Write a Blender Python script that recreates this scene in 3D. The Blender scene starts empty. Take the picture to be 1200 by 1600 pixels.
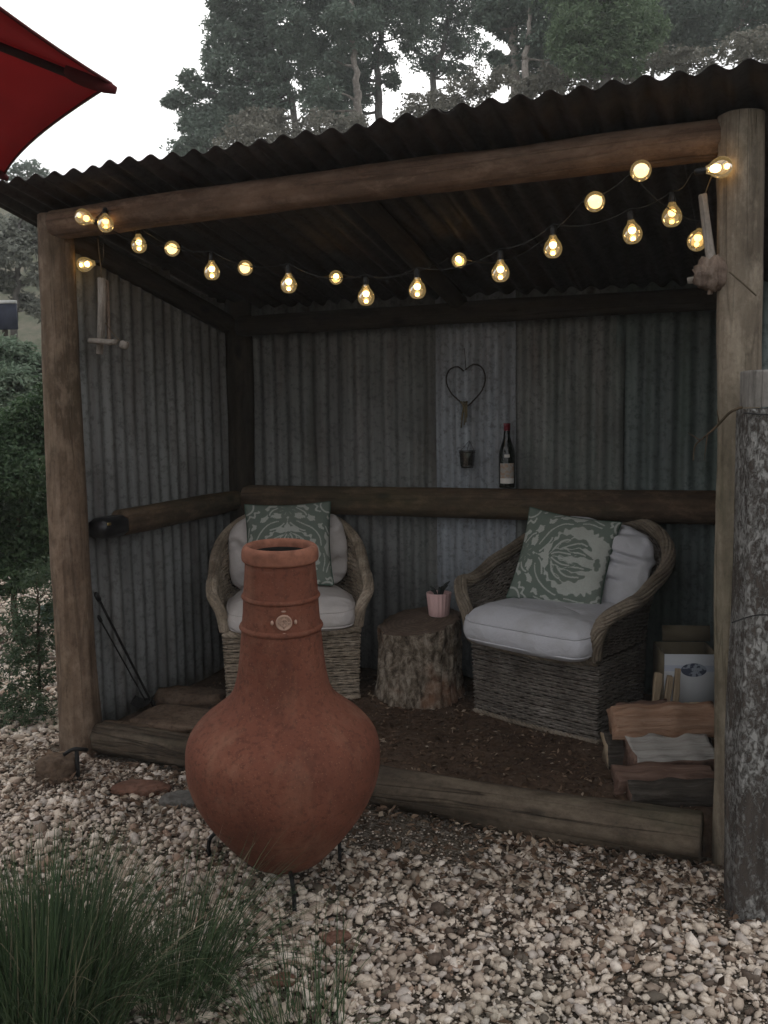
import bpy, math, random
import numpy as np
from mathutils import Matrix, Vector

random.seed(7)
RNG = np.random.default_rng(11)
SC = bpy.context.scene
COL = SC.collection

# ------------------------------------------------------------------ camera
F = 1400.0
PITCH = math.atan(150 / 1400)
ROLL = 0.0149
EYE = np.array([0.0, 0.0, 1.40])
_fw = np.array([0, math.cos(PITCH), -math.sin(PITCH)])
_r0 = np.array([1.0, 0, 0])
_u0 = np.array([0, math.sin(PITCH), math.cos(PITCH)])
_up = math.cos(ROLL) * _u0 + math.sin(ROLL) * _r0
_rt = math.cos(ROLL) * _r0 - math.sin(ROLL) * _u0
cam_d = bpy.data.cameras.new('camera')
cam = bpy.data.objects.new('camera', cam_d)
COL.objects.link(cam)
cam.matrix_world = Matrix(((_rt[0], _up[0], -_fw[0], EYE[0]), (_rt[1], _up[1], -_fw[1], EYE[1]),
                           (_rt[2], _up[2], -_fw[2], EYE[2]), (0, 0, 0, 1)))
cam_d.sensor_fit = 'VERTICAL'
cam_d.sensor_height = 24.0
cam_d.lens = 24.0 * F / 1600
cam_d.clip_start = 0.05
cam_d.clip_end = 2000
SC.camera = cam

# ------------------------------------------------------------------ sky, sun, exposure
SUN_EL, SUN_AZ = math.radians(40), math.radians(0)
world = bpy.data.worlds.new('World')
SC.world = world
world.use_nodes = True
wt = world.node_tree
wt.nodes.clear()
w_out = wt.nodes.new('ShaderNodeOutputWorld')
w_bg = wt.nodes.new('ShaderNodeBackground')
w_hs = wt.nodes.new('ShaderNodeHueSaturation')
w_sky = wt.nodes.new('ShaderNodeTexSky')
w_sky.sky_type = 'NISHITA'
w_sky.sun_disc = False
w_sky.sun_elevation = SUN_EL
w_sky.sun_rotation = SUN_AZ
w_sky.air_density = 1.0
w_sky.dust_density = 6.0
w_sky.ozone_density = 1.0
w_hs.inputs['Saturation'].default_value = 0.22
w_mx = wt.nodes.new('ShaderNodeMixRGB')          # an even overcast layer over the clear sky
w_mx.inputs[0].default_value = 0.72
w_mx.inputs[2].default_value = (6.3, 6.4, 6.6, 1)
w_bg.inputs['Strength'].default_value = 0.12
wt.links.new(w_sky.outputs['Color'], w_hs.inputs['Color'])
wt.links.new(w_hs.outputs['Color'], w_mx.inputs[1])
wt.links.new(w_mx.outputs[0], w_bg.inputs['Color'])
wt.links.new(w_bg.outputs['Background'], w_out.inputs['Surface'])
sun_d = bpy.data.lights.new('sun', 'SUN')
sun_d.energy = 0.5
sun_d.angle = math.radians(60)
sun_d.color = (1.0, 0.96, 0.9)
sun = bpy.data.objects.new('sun', sun_d)
COL.objects.link(sun)
_sd = Vector((math.sin(SUN_AZ) * math.cos(SUN_EL), math.cos(SUN_AZ) * math.cos(SUN_EL), math.sin(SUN_EL)))
sun.rotation_euler = (-_sd).to_track_quat('-Z', 'Y').to_euler()
sun.location = (0, -5, 12)
SC.view_settings.view_transform = 'Standard'
SC.view_settings.look = 'None'
SC.view_settings.gamma = 1.0
SC.view_settings.use_curve_mapping = False
SC.view_settings.exposure = 0.7
SC.render.engine = 'CYCLES'
SC.cycles.use_denoising = True
SC.cycles.use_adaptive_sampling = True
SC.cycles.adaptive_threshold = 0.02
SC.cycles.max_bounces = 5
SC.cycles.diffuse_bounces = 4
SC.cycles.transparent_max_bounces = 12
SC.cycles.caustics_reflective = False
SC.cycles.caustics_refractive = False

# ------------------------------------------------------------------ picture <-> place helpers
def ray(x, y):
    return _fw + _rt * (x - 600) / F + _up * (800 - y) / F
def at_y(x, y, Y):
    d = ray(x, y); return EYE + d * (Y / d[1])
def at_z(x, y, z):
    d = ray(x, y); return EYE + d * ((z - EYE[2]) / d[2])
def px_size(p):
    """metres per photograph pixel at point p"""
    return float((np.asarray(p) - EYE) @ _fw) / F

# ------------------------------------------------------------------ mesh helpers
def V3(*a): return np.array(a, float)
def unit(v):
    v = np.asarray(v, float); return v / np.linalg.norm(v)

def vnoise(P, seed=0):
    """smooth value noise in -1..1 for points (n,3)"""
    P = np.asarray(P, float)
    I = np.floor(P).astype(np.int64); f = P - I
    f = f * f * (3 - 2 * f)
    def h(i):
        n = (i[:, 0] * 374761393 + i[:, 1] * 668265263 + i[:, 2] * 2147483647 + seed * 974711) & 0xffffffff
        n = ((n ^ (n >> 13)) * 1274126177) & 0xffffffff
        n = n ^ (n >> 16)
        return (n & 0xffff) / 32767.5 - 1
    o = 0
    for dx in (0, 1):
        for dy in (0, 1):
            for dz in (0, 1):
                w = (f[:, 0] if dx else 1 - f[:, 0]) * (f[:, 1] if dy else 1 - f[:, 1]) * (f[:, 2] if dz else 1 - f[:, 2])
                o = o + w * h(I + np.array([dx, dy, dz]))
    return o
def fbm(P, s=1.0, oct=3, seed=0):
    P = np.asarray(P, float) * s; o = 0; a = 1.0
    for k in range(oct):
        o = o + a * vnoise(P, seed + k); P = P * 2.03 + 7.1; a *= 0.5
    return o

def mesh_np(name, V, faces, smooth=True, midx=None, colors=None):
    """V (n,3); faces: list of int arrays (m,3)/(m,4) or list of lists"""
    me = bpy.data.meshes.new(name)
    V = np.asarray(V, np.float32)
    if isinstance(faces, np.ndarray): faces = [faces]
    loops, starts, tot = [], [], 0
    for fa in faces:
        fa = np.asarray(fa, np.int32)
        if fa.size == 0: continue
        m, k = fa.shape
        loops.append(fa.ravel()); starts.append(np.arange(m, dtype=np.int32) * k + tot); tot += m * k
    loops = np.concatenate(loops); starts = np.concatenate(starts)
    me.vertices.add(len(V)); me.vertices.foreach_set('co', V.ravel())
    me.loops.add(len(loops)); me.loops.foreach_set('vertex_index', loops)
    me.polygons.add(len(starts)); me.polygons.foreach_set('loop_start', starts)
    if smooth: me.polygons.foreach_set('use_smooth', np.ones(len(starts), bool))
    if midx is not None: me.polygons.foreach_set('material_index', np.asarray(midx, np.int32))
    me.update(calc_edges=True)
    me.validate()
    if colors is not None:
        at = me.color_attributes.new('Col', 'FLOAT_COLOR', 'POINT')
        c = np.ones((len(V), 4), np.float32); c[:, :3] = colors
        at.data.foreach_set('color', c.ravel())
    return me

class MB:
    """collects vertices, quads, tris and n-gons"""
    def __init__(s): s.v = []; s.q = []; s.t = []; s.n = 0; s.qm = []; s.tm = []
    def add(s, V, Q=None, T=None, m=0):
        V = np.asarray(V, float).reshape(-1, 3)
        if Q is not None and len(Q):
            Q = np.asarray(Q, int) + s.n; s.q.append(Q); s.qm.append(np.full(len(Q), m))
        if T is not None and len(T):
            T = np.asarray(T, int) + s.n; s.t.append(T); s.tm.append(np.full(len(T), m))
        s.v.append(V); s.n += len(V); return s
    def mesh(s, name, smooth=True):
        fs, ms = [], []
        if s.q: fs.append(np.concatenate(s.q)); ms.append(np.concatenate(s.qm))
        if s.t: fs.append(np.concatenate(s.t)); ms.append(np.concatenate(s.tm))
        return mesh_np(name, np.concatenate(s.v), fs, smooth, np.concatenate(ms))

def link(name, me, mats, parent=None, M=None, loc=None):
    o = bpy.data.objects.new(name, me); COL.objects.link(o)
    if me is not None and mats is not None:
        for m in (mats if isinstance(mats, (list, tuple)) else [mats]): me.materials.append(m)
    if M is not None: o.matrix_basis = M
    elif loc is not None: o.location = Vector(loc)
    if parent is not None: o.parent = parent
    return o
def tag(o, label=None, cat=None, group=None, kind=None):
    if label: o['label'] = label
    if cat: o['category'] = cat
    if group: o['group'] = group
    if kind: o['kind'] = kind
    return o
def empty(name, loc=(0, 0, 0), rz=0.0):
    o = bpy.data.objects.new(name, None); COL.objects.link(o)
    o.location = Vector(loc); o.rotation_euler = (0, 0, rz); o.empty_display_size = 0.1
    return o
def basis(U, N, W, T):
    return Matrix(((U[0], N[0], W[0], T[0]), (U[1], N[1], W[1], T[1]), (U[2], N[2], W[2], T[2]), (0, 0, 0, 1)))
def along(A, B, ref=(0, 0, 1)):
    """matrix whose z axis runs from A to B, origin at A"""
    A = np.asarray(A, float); z = unit(np.asarray(B, float) - A)
    r = np.asarray(ref, float)
    if abs(z @ r) > 0.95: r = V3(0, 1, 0)
    x = unit(np.cross(r, z)); y = np.cross(z, x)
    return basis(x, y, z, A)
def rel(M, parent):
    M = M.copy(); M.translation = M.translation - parent.location; return M

def tube(P, r, k=8, closed=False, caps=True):
    P = np.asarray(P, float); n = len(P)
    r = np.broadcast_to(np.asarray(r, float), (n,))
    if closed: T = np.roll(P, -1, 0) - np.roll(P, 1, 0)
    else: T = np.gradient(P, axis=0)
    T = T / np.maximum(np.linalg.norm(T, axis=1, keepdims=True), 1e-9)
    a = V3(0, 0, 1) if abs(T[0][2]) < 0.9 else V3(1, 0, 0)
    N = [unit(np.cross(T[0], a))]
    for i in range(1, n):
        b = N[-1] - T[i] * (N[-1] @ T[i]); N.append(unit(b))
    N = np.array(N); B = np.cross(T, N)
    th = np.arange(k) * 2 * math.pi / k
    V = P[:, None] + r[:, None, None] * (np.cos(th)[None, :, None] * N[:, None] + np.sin(th)[None, :, None] * B[:, None])
    V = V.reshape(-1, 3)
    m = n if closed else n - 1
    i = np.repeat(np.arange(m), k); j = np.tile(np.arange(k), m)
    i2 = (i + 1) % n; j2 = (j + 1) % k
    Q = np.stack([i * k + j, i * k + j2, i2 * k + j2, i2 * k + j], 1)
    Tr = []
    if caps and not closed:
        V = np.concatenate([V, P[:1], P[-1:]])
        c0, c1 = n * k, n * k + 1
        for q in range(k):
            Tr.append((c0, (q + 1) % k, q)); Tr.append((c1, (n - 1) * k + q, (n - 1) * k + (q + 1) % k))
    return V, Q, Tr

def box(c, s, bev=0.0):
    """bevelled box: c centre, s full sizes"""
    x, y, z = [a / 2 for a in s]; b = min(bev, x * 0.6, y * 0.6, z * 0.6)
    if b <= 0:
        V = [(sx * x, sy * y, sz * z) for sx in (-1, 1) for sy in (-1, 1) for sz in (-1, 1)]
        Q = [(0, 1, 3, 2), (4, 6, 7, 5), (0, 4, 5, 1), (2, 3, 7, 6), (0, 2, 6, 4), (1, 5, 7, 3)]
        return np.array(V) + np.asarray(c), Q, []
    ring = lambda ax, ay, zz: [(-ax + b, -ay, zz), (ax - b, -ay, zz), (ax, -ay + b, zz), (ax, ay - b, zz), (ax - b, ay, zz), (-ax + b, ay, zz), (-ax, ay - b, zz), (-ax, -ay + b, zz)]
    rs = [[(p[0] * (x - b) / x, p[1] * (y - b) / y, -z) for p in ring(x, y, 0)], ring(x, y, -z + b), ring(x, y, z - b), [(p[0] * (x - b) / x, p[1] * (y - b) / y, z) for p in ring(x, y, 0)]]
    V = [p for r_ in rs for p in r_]; Q = []
    for i in range(3):
        for j in range(8): Q.append((i * 8 + j, i * 8 + (j + 1) % 8, (i + 1) * 8 + (j + 1) % 8, (i + 1) * 8 + j))
    for o_, f in ((0, 0), (24, 1)):
        for a in ((0, 1, 2, 3), (0, 3, 4, 7), (4, 5, 6, 7)):
            q = [o_ + i for i in a]; Q.append(tuple(q if f else q[::-1]))
    return np.array(V) + np.asarray(c), Q, []

def lathe(prof, k=48, cap0=True, cap1=True):
    prof = np.asarray(prof, float); n = len(prof)
    th = np.arange(k) * 2 * math.pi / k
    V = np.stack([prof[:, 0, None] * np.cos(th), prof[:, 0, None] * np.sin(th), np.broadcast_to(prof[:, 1, None], (n, k))], 2).reshape(-1, 3)
    i = np.repeat(np.arange(n - 1), k); j = np.tile(np.arange(k), n - 1); j2 = (j + 1) % k
    Q = np.stack([i * k + j, i * k + j2, (i + 1) * k + j2, (i + 1) * k + j], 1)
    T = []; ex = []
    if cap0: ex.append((0, 0, prof[0, 1])); c = n * k; T += [(c, (q + 1) % k, q) for q in range(k)]
    if cap1: ex.append((0, 0, prof[-1, 1])); c = n * k + len(ex) - 1; T += [(c, (n - 1) * k + q, (n - 1) * k + (q + 1) % k) for q in range(k)]
    if ex: V = np.concatenate([V, np.array(ex, float)])
    return V, Q, T

def spline(P, n):
    """Catmull-Rom through points P, n samples"""
    P = np.asarray(P, float)
    Q = np.concatenate([[2 * P[0] - P[1]], P, [2 * P[-1] - P[-2]]])
    t = np.linspace(0, len(P) - 1 - 1e-9, n); i = t.astype(int); f = (t - i)[:, None]
    a, b, c, d = Q[i], Q[i + 1], Q[i + 2], Q[i + 3]
    return 0.5 * (2 * b + (c - a) * f + (2 * a - 5 * b + 4 * c - d) * f ** 2 + (-a + 3 * b - 3 * c + d) * f ** 3)

# ------------------------------------------------------------------ material helpers
class NT:
    def __init__(s, name):
        s.m = bpy.data.materials.new(name); s.m.use_nodes = True
        s.t = s.m.node_tree; s.t.nodes.clear()
        s.out = s.t.nodes.new('ShaderNodeOutputMaterial')
    def n(s, ty, **kw):
        nd = s.t.nodes.new(ty)
        for k, v in kw.items(): setattr(nd, k, v)
        return nd
    def set(s, sock, v):
        if hasattr(v, 'is_linked') or isinstance(v, bpy.types.NodeSocket): s.t.links.new(v, sock)
        elif v is not None:
            if isinstance(v, (tuple, list)) and len(v) == 3 and sock.type == 'RGBA': v = (*v, 1)
            sock.default_value = v
    def coord(s, kind='Object'): return s.n('ShaderNodeTexCoord').outputs[kind]
    def pos(s): return s.n('ShaderNodeNewGeometry').outputs['Position']
    def island(s): return s.n('ShaderNodeNewGeometry').outputs['Random Per Island']
    def map(s, v, scale=(1, 1, 1), loc=(0, 0, 0), rot=(0, 0, 0)):
        nd = s.n('ShaderNodeMapping'); s.set(nd.inputs['Vector'], v)
        nd.inputs['Scale'].default_value = scale; nd.inputs['Location'].default_value = loc; nd.inputs['Rotation'].default_value = rot
        return nd.outputs[0]
    def noise(s, v, scale=5, detail=4, rough=0.55, dist=0):
        nd = s.n('ShaderNodeTexNoise'); s.set(nd.inputs['Vector'], v)
        nd.inputs['Scale'].default_value = scale; nd.inputs['Detail'].default_value = detail
        nd.inputs['Roughness'].default_value = rough; nd.inputs['Distortion'].default_value = dist
        return nd.outputs['Fac']
    def voro(s, v, scale=5, feature='F1', out='Distance'):
        nd = s.n('ShaderNodeTexVoronoi', feature=feature); s.set(nd.inputs['Vector'], v)
        nd.inputs['Scale'].default_value = scale; return nd.outputs[out]
    def ramp(s, f, stops, interp='LINEAR'):
        nd = s.n('ShaderNodeValToRGB'); s.set(nd.inputs[0], f); cr = nd.color_ramp; cr.interpolation = interp
        while len(cr.elements) < len(stops): cr.elements.new(0.5)
        for e, (p, c) in zip(cr.elements, stops):
            e.position = p
            e.color = (c, c, c, 1) if isinstance(c, (int, float)) else (*c, 1)
        return nd.outputs[0]
    def mix(s, f, a, b, mode='MIX'):
        nd = s.n('ShaderNodeMixRGB', blend_type=mode); s.set(nd.inputs[0], f); s.set(nd.inputs[1], a); s.set(nd.inputs[2], b)
        return nd.outputs[0]
    def math(s, op, a, b=0.0):
        nd = s.n('ShaderNodeMath', operation=op); s.set(nd.inputs[0], a); s.set(nd.inputs[1], b); return nd.outputs[0]
    def bump(s, h, strength=0.5, dist=0.01):
        nd = s.n('ShaderNodeBump'); s.set(nd.inputs['Height'], h)
        nd.inputs['Strength'].default_value = strength; nd.inputs['Distance'].default_value = dist
        return nd.outputs[0]
    def pbr(s, base, rough=0.8, normal=None, metal=0.0, spec=0.3, **kw):
        nd = s.n('ShaderNodeBsdfPrincipled'); s.set(nd.inputs['Base Color'], base); s.set(nd.inputs['Roughness'], rough)
        s.set(nd.inputs['Metallic'], metal); s.set(nd.inputs['Specular IOR Level'], spec)
        if normal is not None: s.set(nd.inputs['Normal'], normal)
        for k, v in kw.items(): s.set(nd.inputs[k], v)
        s.t.links.new(nd.outputs[0], s.out.inputs['Surface']); return s.m

def m_plain(name, c, rough=0.7, metal=0.0, spec=0.3, var=0.25, scale=12):
    t = NT(name); f = t.noise(t.coord(), scale, 4)
    c2 = tuple(x * (1 - var) for x in c); c1 = tuple(min(1, x * (1 + var)) for x in c)
    return t.pbr(t.ramp(f, [(0.3, c2), (0.7, c1)]), rough, t.bump(f, 0.15, 0.004), metal, spec)

def m_wood(name, dark, mid, light, grain=26, stain=(0.03, 0.022, 0.016), crack=0.28, green=0.0, seed=0.0):
    """round timber: grain runs along local z"""
    t = NT(name); co = t.map(t.coord(), loc=(seed, seed * 2.3, seed * 1.7))
    g = t.noise(t.map(co, (grain, grain, grain * 0.045)), 1.0, 6, 0.62, 0.4)
    big = t.noise(t.map(co, (3.2, 3.2, 1.1)), 1.0, 4, 0.6)
    col = t.ramp(g, [(0.27, dark), (0.5, mid), (0.75, light)])
    col = t.mix(t.ramp(big, [(0.42, 0.0), (0.72, 0.75)]), col, stain)
    fine = t.noise(co, 55, 3, 0.7)
    col = t.mix(t.ramp(fine, [(0.35, 0.35), (0.5, 0.0)]), col, dark)
    mot = t.noise(t.map(co, (1, 1, 0.5), loc=(5, 3, 8)), 16, 6, 0.72)
    col = t.mix(t.ramp(mot, [(0.5, 0.0), (0.66, 0.55)]), col, tuple(min(1, x * 1.25) for x in light))
    col = t.mix(t.ramp(mot, [(0.33, 0.6), (0.46, 0.0)]), col, tuple(x * 0.6 for x in dark))
    kn = t.voro(t.map(co, (5.2, 5.2, 2.4)), 1.0)
    col = t.mix(t.ramp(kn, [(0.05, 0.85), (0.13, 0.0)]), col, tuple(x * 0.4 for x in dark))
    ck = t.noise(t.map(co, (17, 17, 0.5), loc=(3, 1, 0)), 1.0, 3, 0.5, 0.6)
    cm = t.ramp(ck, [(0.485, 0.0), (0.5, crack), (0.515, 0.0)])
    col = t.mix(cm, col, tuple(x * 0.3 for x in dark))
    if green > 0:
        gm = t.noise(t.map(co, (2.2, 2.2, 0.8), loc=(9, 4, 2)), 1.0, 5, 0.65)
        col = t.mix(t.ramp(gm, [(0.45, 0.0), (0.75, green)]), col, (0.07, 0.085, 0.04))
    h = t.math('ADD', t.math('SUBTRACT', g, t.math('MULTIPLY', cm, 2.0)), t.math('MULTIPLY', mot, 0.5))
    return t.pbr(col, 0.86, t.bump(h, 0.7, 0.006), spec=0.2)

def m_iron(name, base, dark, rust=0.3, green=0.0, seed=0.0, bright=None, rustc=(0.13, 0.06, 0.03)):
    """weathered galvanised sheet: streaks run along local z"""
    t = NT(name); co = t.map(t.coord(), loc=(seed, seed * 1.7, seed * 0.6))
    st = t.noise(t.map(co, (16, 16, 0.7)), 1.0, 5, 0.65, 0.2)
    sp = t.noise(co, 40, 5, 0.7)
    bg = t.noise(co, 2.3, 4, 0.6)
    col = t.ramp(st, [(0.3, dark), (0.55, base), (0.75, bright or tuple(x * 1.35 for x in base))])
    col = t.mix(t.ramp(sp, [(0.36, 0.55), (0.5, 0.0)]), col, tuple(x * 0.45 for x in dark))
    rm = t.math('MULTIPLY', t.ramp(t.noise(t.map(co, (6, 6, 0.9), loc=(2, 5, 1)), 1, 6, 0.7), [(0.5, 0.0), (0.68, 1.0)]), rust)
    col = t.mix(rm, col, rustc)
    if green > 0:
        gm = t.ramp(t.noise(t.map(co, (5, 5, 0.6), loc=(8, 1, 4)), 1, 4, 0.6), [(0.4, 0.0), (0.6, green)])
        col = t.mix(gm, col, (0.10, 0.15, 0.12))
    col = t.mix(t.ramp(bg, [(0.3, 0.5), (0.6, 0.0)]), col, tuple(x * 0.55 for x in dark))
    return t.pbr(col, t.ramp(sp, [(0.3, 0.75), (0.7, 0.5)]), t.bump(sp, 0.25, 0.003), metal=0.15, spec=0.35)

def m_leaf(name, stops, rough=0.6, trans=0.25):
    t = NT(name); r = t.island()
    col = t.ramp(r, stops)
    big = t.noise(t.pos(), 0.9, 2)
    col = t.mix(t.ramp(big, [(0.35, 0.35), (0.65, 0.0)]), col, tuple(x * 0.6 for x in stops[0][1]))
    p = t.n('ShaderNodeBsdfPrincipled'); t.set(p.inputs['Base Color'], col); p.inputs['Roughness'].default_value = rough
    p.inputs['Specular IOR Level'].default_value = 0.25
    tr = t.n('ShaderNodeBsdfTranslucent'); t.set(tr.inputs['Color'], col)
    mx = t.n('ShaderNodeMixShader'); mx.inputs[0].default_value = trans
    t.t.links.new(p.outputs[0], mx.inputs[1]); t.t.links.new(tr.outputs[0], mx.inputs[2])
    t.t.links.new(mx.outputs[0], t.out.inputs['Surface']); return t.m

M = {}
M['post'] = m_wood('post_wood', (0.0978, 0.0646, 0.0427), (0.2030, 0.1406, 0.0971), (0.2858, 0.2128, 0.1554), green=0.25, seed=1)
M['post_pale'] = m_wood('post_pale_wood', (0.1278, 0.1014, 0.0758), (0.2482, 0.2028, 0.1516), (0.3309, 0.2808, 0.2155), green=0.4, seed=4)
M['beam'] = m_wood('beam_wood', (0.0871, 0.0516, 0.0335), (0.1684, 0.1063, 0.0703), (0.2207, 0.1519, 0.1071), seed=7)
M['rail'] = m_wood('rail_wood', (0.0510, 0.0344, 0.0224), (0.1105, 0.0738, 0.0480), (0.1615, 0.1107, 0.0720), grain=18, green=0.3, seed=2)
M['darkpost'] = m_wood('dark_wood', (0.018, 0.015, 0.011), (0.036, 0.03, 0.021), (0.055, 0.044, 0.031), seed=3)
M['edging'] = m_wood('edging_wood', (0.0430, 0.0320, 0.0225), (0.0946, 0.0720, 0.0510), (0.1462, 0.1160, 0.0825), grain=20, crack=0.6, green=0.45, seed=5)

def m_fencepost():
    t = NT('lichen_timber'); co = t.coord()
    g = t.noise(t.map(co, (30, 30, 1.6)), 1, 6, 0.65, 0.4)
    col = t.ramp(g, [(0.3, (0.0367, 0.0306, 0.0265)), (0.55, (0.0889, 0.0743, 0.0636)), (0.8, (0.1568, 0.1336, 0.1149))])
    l = t.noise(t.map(co, (1, 1, 0.55)), 75, 6, 0.8, 0.6)
    l2 = t.noise(co, 4.5, 3, 0.6)
    lm = t.ramp(t.math('ADD', l, t.math('MULTIPLY', l2, 0.5)), [(0.70, 0.0), (0.83, 0.8)])
    col = t.mix(lm, col, (0.36, 0.355, 0.335))
    h = t.math('ADD', g, lm)
    return t.pbr(col, 0.9, t.bump(h, 0.8, 0.008), spec=0.15)
M['fencepost'] = m_fencepost()
M['posttop'] = m_wood('post_top_wood', (0.1240, 0.1159, 0.1020), (0.2232, 0.2074, 0.1860), (0.2976, 0.2806, 0.2580), seed=12)

def m_terracotta():
    t = NT('terracotta'); co = t.coord()
    a = t.noise(co, 4.0, 5, 0.6); b = t.noise(co, 60, 4, 0.7); c = t.noise(t.map(co, (9, 9, 2.0)), 1, 4, 0.6)
    col = t.ramp(a, [(0.3, (0.1176, 0.0408, 0.0253)), (0.52, (0.1736, 0.0624, 0.0385)), (0.75, (0.2296, 0.0900, 0.0550))])
    col = t.mix(t.ramp(b, [(0.36, 0.6), (0.5, 0.0)]), col, (0.0840, 0.0312, 0.0198))
    bl = t.noise(t.map(co, (1, 1, 0.6), loc=(3, 7, 1)), 7, 7, 0.72)
    col = t.mix(t.ramp(bl, [(0.54, 0.0), (0.70, 0.28)]), col, (0.3472, 0.2040, 0.1320))
    st = t.noise(t.map(co, (22, 22, 1.0)), 1, 4, 0.6)
    col = t.mix(t.ramp(st, [(0.56, 0.0), (0.72, 0.4)]), col, (0.0784, 0.0360, 0.0242))
    sp = t.voro(co, 95); col = t.mix(t.ramp(sp, [(0.08, 0.4), (0.2, 0.0)]), col, (0.3360, 0.1800, 0.1100))
    col = t.mix(t.ramp(c, [(0.55, 0.0), (0.8, 0.35)]), col, (0.3808, 0.2160, 0.1375))
    return t.pbr(col, 0.85, t.bump(t.math('ADD', b, t.math('MULTIPLY', c, 0.6)), 0.5, 0.005), spec=0.2)
M['terracotta'] = m_terracotta()
M['rim'] = m_plain('terracotta_rim', (0.26, 0.108, 0.068), 0.9, var=0.3, scale=30)
M['medal'] = m_plain('medallion_clay', (0.42, 0.28, 0.21), 0.9, var=0.15, scale=60)
M['soot'] = m_plain('soot', (0.02, 0.018, 0.016), 0.95)
M['iron'] = m_plain('black_iron', (0.02, 0.02, 0.02), 0.6, metal=0.4, scale=40)

def m_gravel():
    t = NT('gravel_stone'); r = t.island()
    col = t.ramp(r, [(0.0, (0.1203, 0.0897, 0.0699)), (0.08, (0.3114, 0.2372, 0.1837)), (0.20, (0.5096, 0.4152, 0.3299)), (0.38, (0.6653, 0.5600, 0.4529)), (0.56, (0.5521, 0.4812, 0.4204)),
                     (0.70, (0.7644, 0.6525, 0.5369)), (0.86, (0.8494, 0.7447, 0.6404)), (0.95, (0.3823, 0.2636, 0.1941)), (1.0, (0.3539, 0.2966, 0.2587))], 'CONSTANT')
    d = t.noise(t.pos(), 2.2, 5, 0.65)
    col = t.mix(t.ramp(d, [(0.50, 0.0), (0.74, 0.42)]), col, (0.16, 0.12, 0.09))
    gm = t.noise(t.map(t.pos(), loc=(4, 2, 0)), 1.7, 3, 0.6)
    col = t.mix(t.ramp(gm, [(0.52, 0.0), (0.7, 0.3)]), col, (0.27, 0.31, 0.25))
    f = t.noise(t.pos(), 140, 3, 0.6)
    col = t.mix(t.ramp(f, [(0.3, 0.4), (0.5, 0.0)]), col, (0.22, 0.18, 0.14))
    return t.pbr(col, 0.9, t.bump(f, 0.4, 0.003), spec=0.2)
M['gravel'] = m_gravel()

def m_soil(name, a, b, c):
    t = NT(name); p = t.pos()
    n1 = t.noise(p, 3, 6, 0.65); n2 = t.noise(p, 35, 5, 0.7)
    col = t.ramp(n1, [(0.3, a), (0.5, b), (0.75, c)])
    col = t.mix(t.ramp(n2, [(0.35, 0.6), (0.55, 0.0)]), col, tuple(x * 0.5 for x in a))
    return t.pbr(col, 0.95, t.bump(n2, 0.8, 0.02), spec=0.1)
M['soil'] = m_soil('soil', (0.055, 0.035, 0.024), (0.105, 0.07, 0.048), (0.16, 0.11, 0.078))
def m_ground():
    t = NT('gritty_ground'); p = t.pos()
    n1 = t.noise(p, 3, 6, 0.65); n2 = t.noise(p, 35, 5, 0.7); gr = t.voro(p, 130, out='Color'); gd = t.voro(p, 130)
    col = t.ramp(n1, [(0.3, (0.06, 0.046, 0.034)), (0.5, (0.10, 0.078, 0.056)), (0.75, (0.15, 0.125, 0.09))])
    grit = t.mix(t.ramp(gr, [(0.3, 0.0), (0.7, 1.0)]), col, (0.46, 0.41, 0.35))
    y = t.n('ShaderNodeSeparateXYZ'); t.set(y.inputs[0], p)
    col = t.mix(t.math('MULTIPLY', t.ramp(n2, [(0.4, 0.0), (0.62, 0.6)]), t.math('LESS_THAN', y.outputs['Y'], 9.0)), col, grit)
    far = t.mix(t.ramp(t.noise(p, 1.1, 7, 0.75), [(0.35, 0.0), (0.65, 1.0)]), (0.085, 0.11, 0.065), (0.24, 0.215, 0.165))
    col = t.mix(t.math('GREATER_THAN', y.outputs['Y'], 9.0), col, far)
    return t.pbr(col, 0.95, t.bump(t.math('SUBTRACT', n2, gd), 0.8, 0.015), spec=0.1)
M['ground'] = m_ground()

# ------------------------------------------------------------------ the shelter's frame of reference
PL = at_z(128, 1170, 0.0); PR = at_z(1142, 1345, 0.0)
WDIR = unit(PR - PL); DDIR = V3(-WDIR[1], WDIR[0], 0)          # along the front, and into the shelter
BL = PL + 1.28 * DDIR; BR = PR + 1.42 * DDIR
FLOOR = 0.08

# ------------------------------------------------------------------ terrain
def hill_z(X, Y):
    X = np.asarray(X, float); Y = np.asarray(Y, float)
    t = np.clip((Y - 8) / 32, 0, 1)
    z = 10.8 * t * t * (3 - 2 * t) + np.clip(Y - 40, 0, None) * 0.02
    P = np.stack([X, Y, np.zeros_like(X)], -1).reshape(-1, 3)
    return z + (fbm(P, 0.12, 3, 5).reshape(X.shape)) * 0.5 * np.clip((Y - 6) / 10, 0, 1)
def make_ground():
    xs = np.unique(np.concatenate([np.linspace(-600, -12, 25), np.linspace(-12, 12, 121), np.linspace(12, 600, 25)]))
    ys = np.unique(np.concatenate([np.linspace(-600, -4, 20), np.linspace(-4, 12, 81), np.linspace(12, 60, 41), np.linspace(60, 900, 20)]))
    X, Y = np.meshgrid(xs, ys)
    Z = hill_z(X, Y)
    P = np.stack([X, Y, 0 * X], -1).reshape(-1, 3)
    Z = Z + (fbm(P, 1.7, 3, 9).reshape(X.shape)) * 0.008 - 0.012
    V = np.stack([X, Y, Z], -1).reshape(-1, 3)
    ny, nx = X.shape
    i = np.repeat(np.arange(ny - 1), nx - 1); j = np.tile(np.arange(nx - 1), ny - 1)
    Q = np.stack([i * nx + j, i * nx + j + 1, (i + 1) * nx + j + 1, (i + 1) * nx + j], 1)
    tag(link('ground', mesh_np('ground', V, Q), M['ground']), kind='structure')
make_ground()

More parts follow.
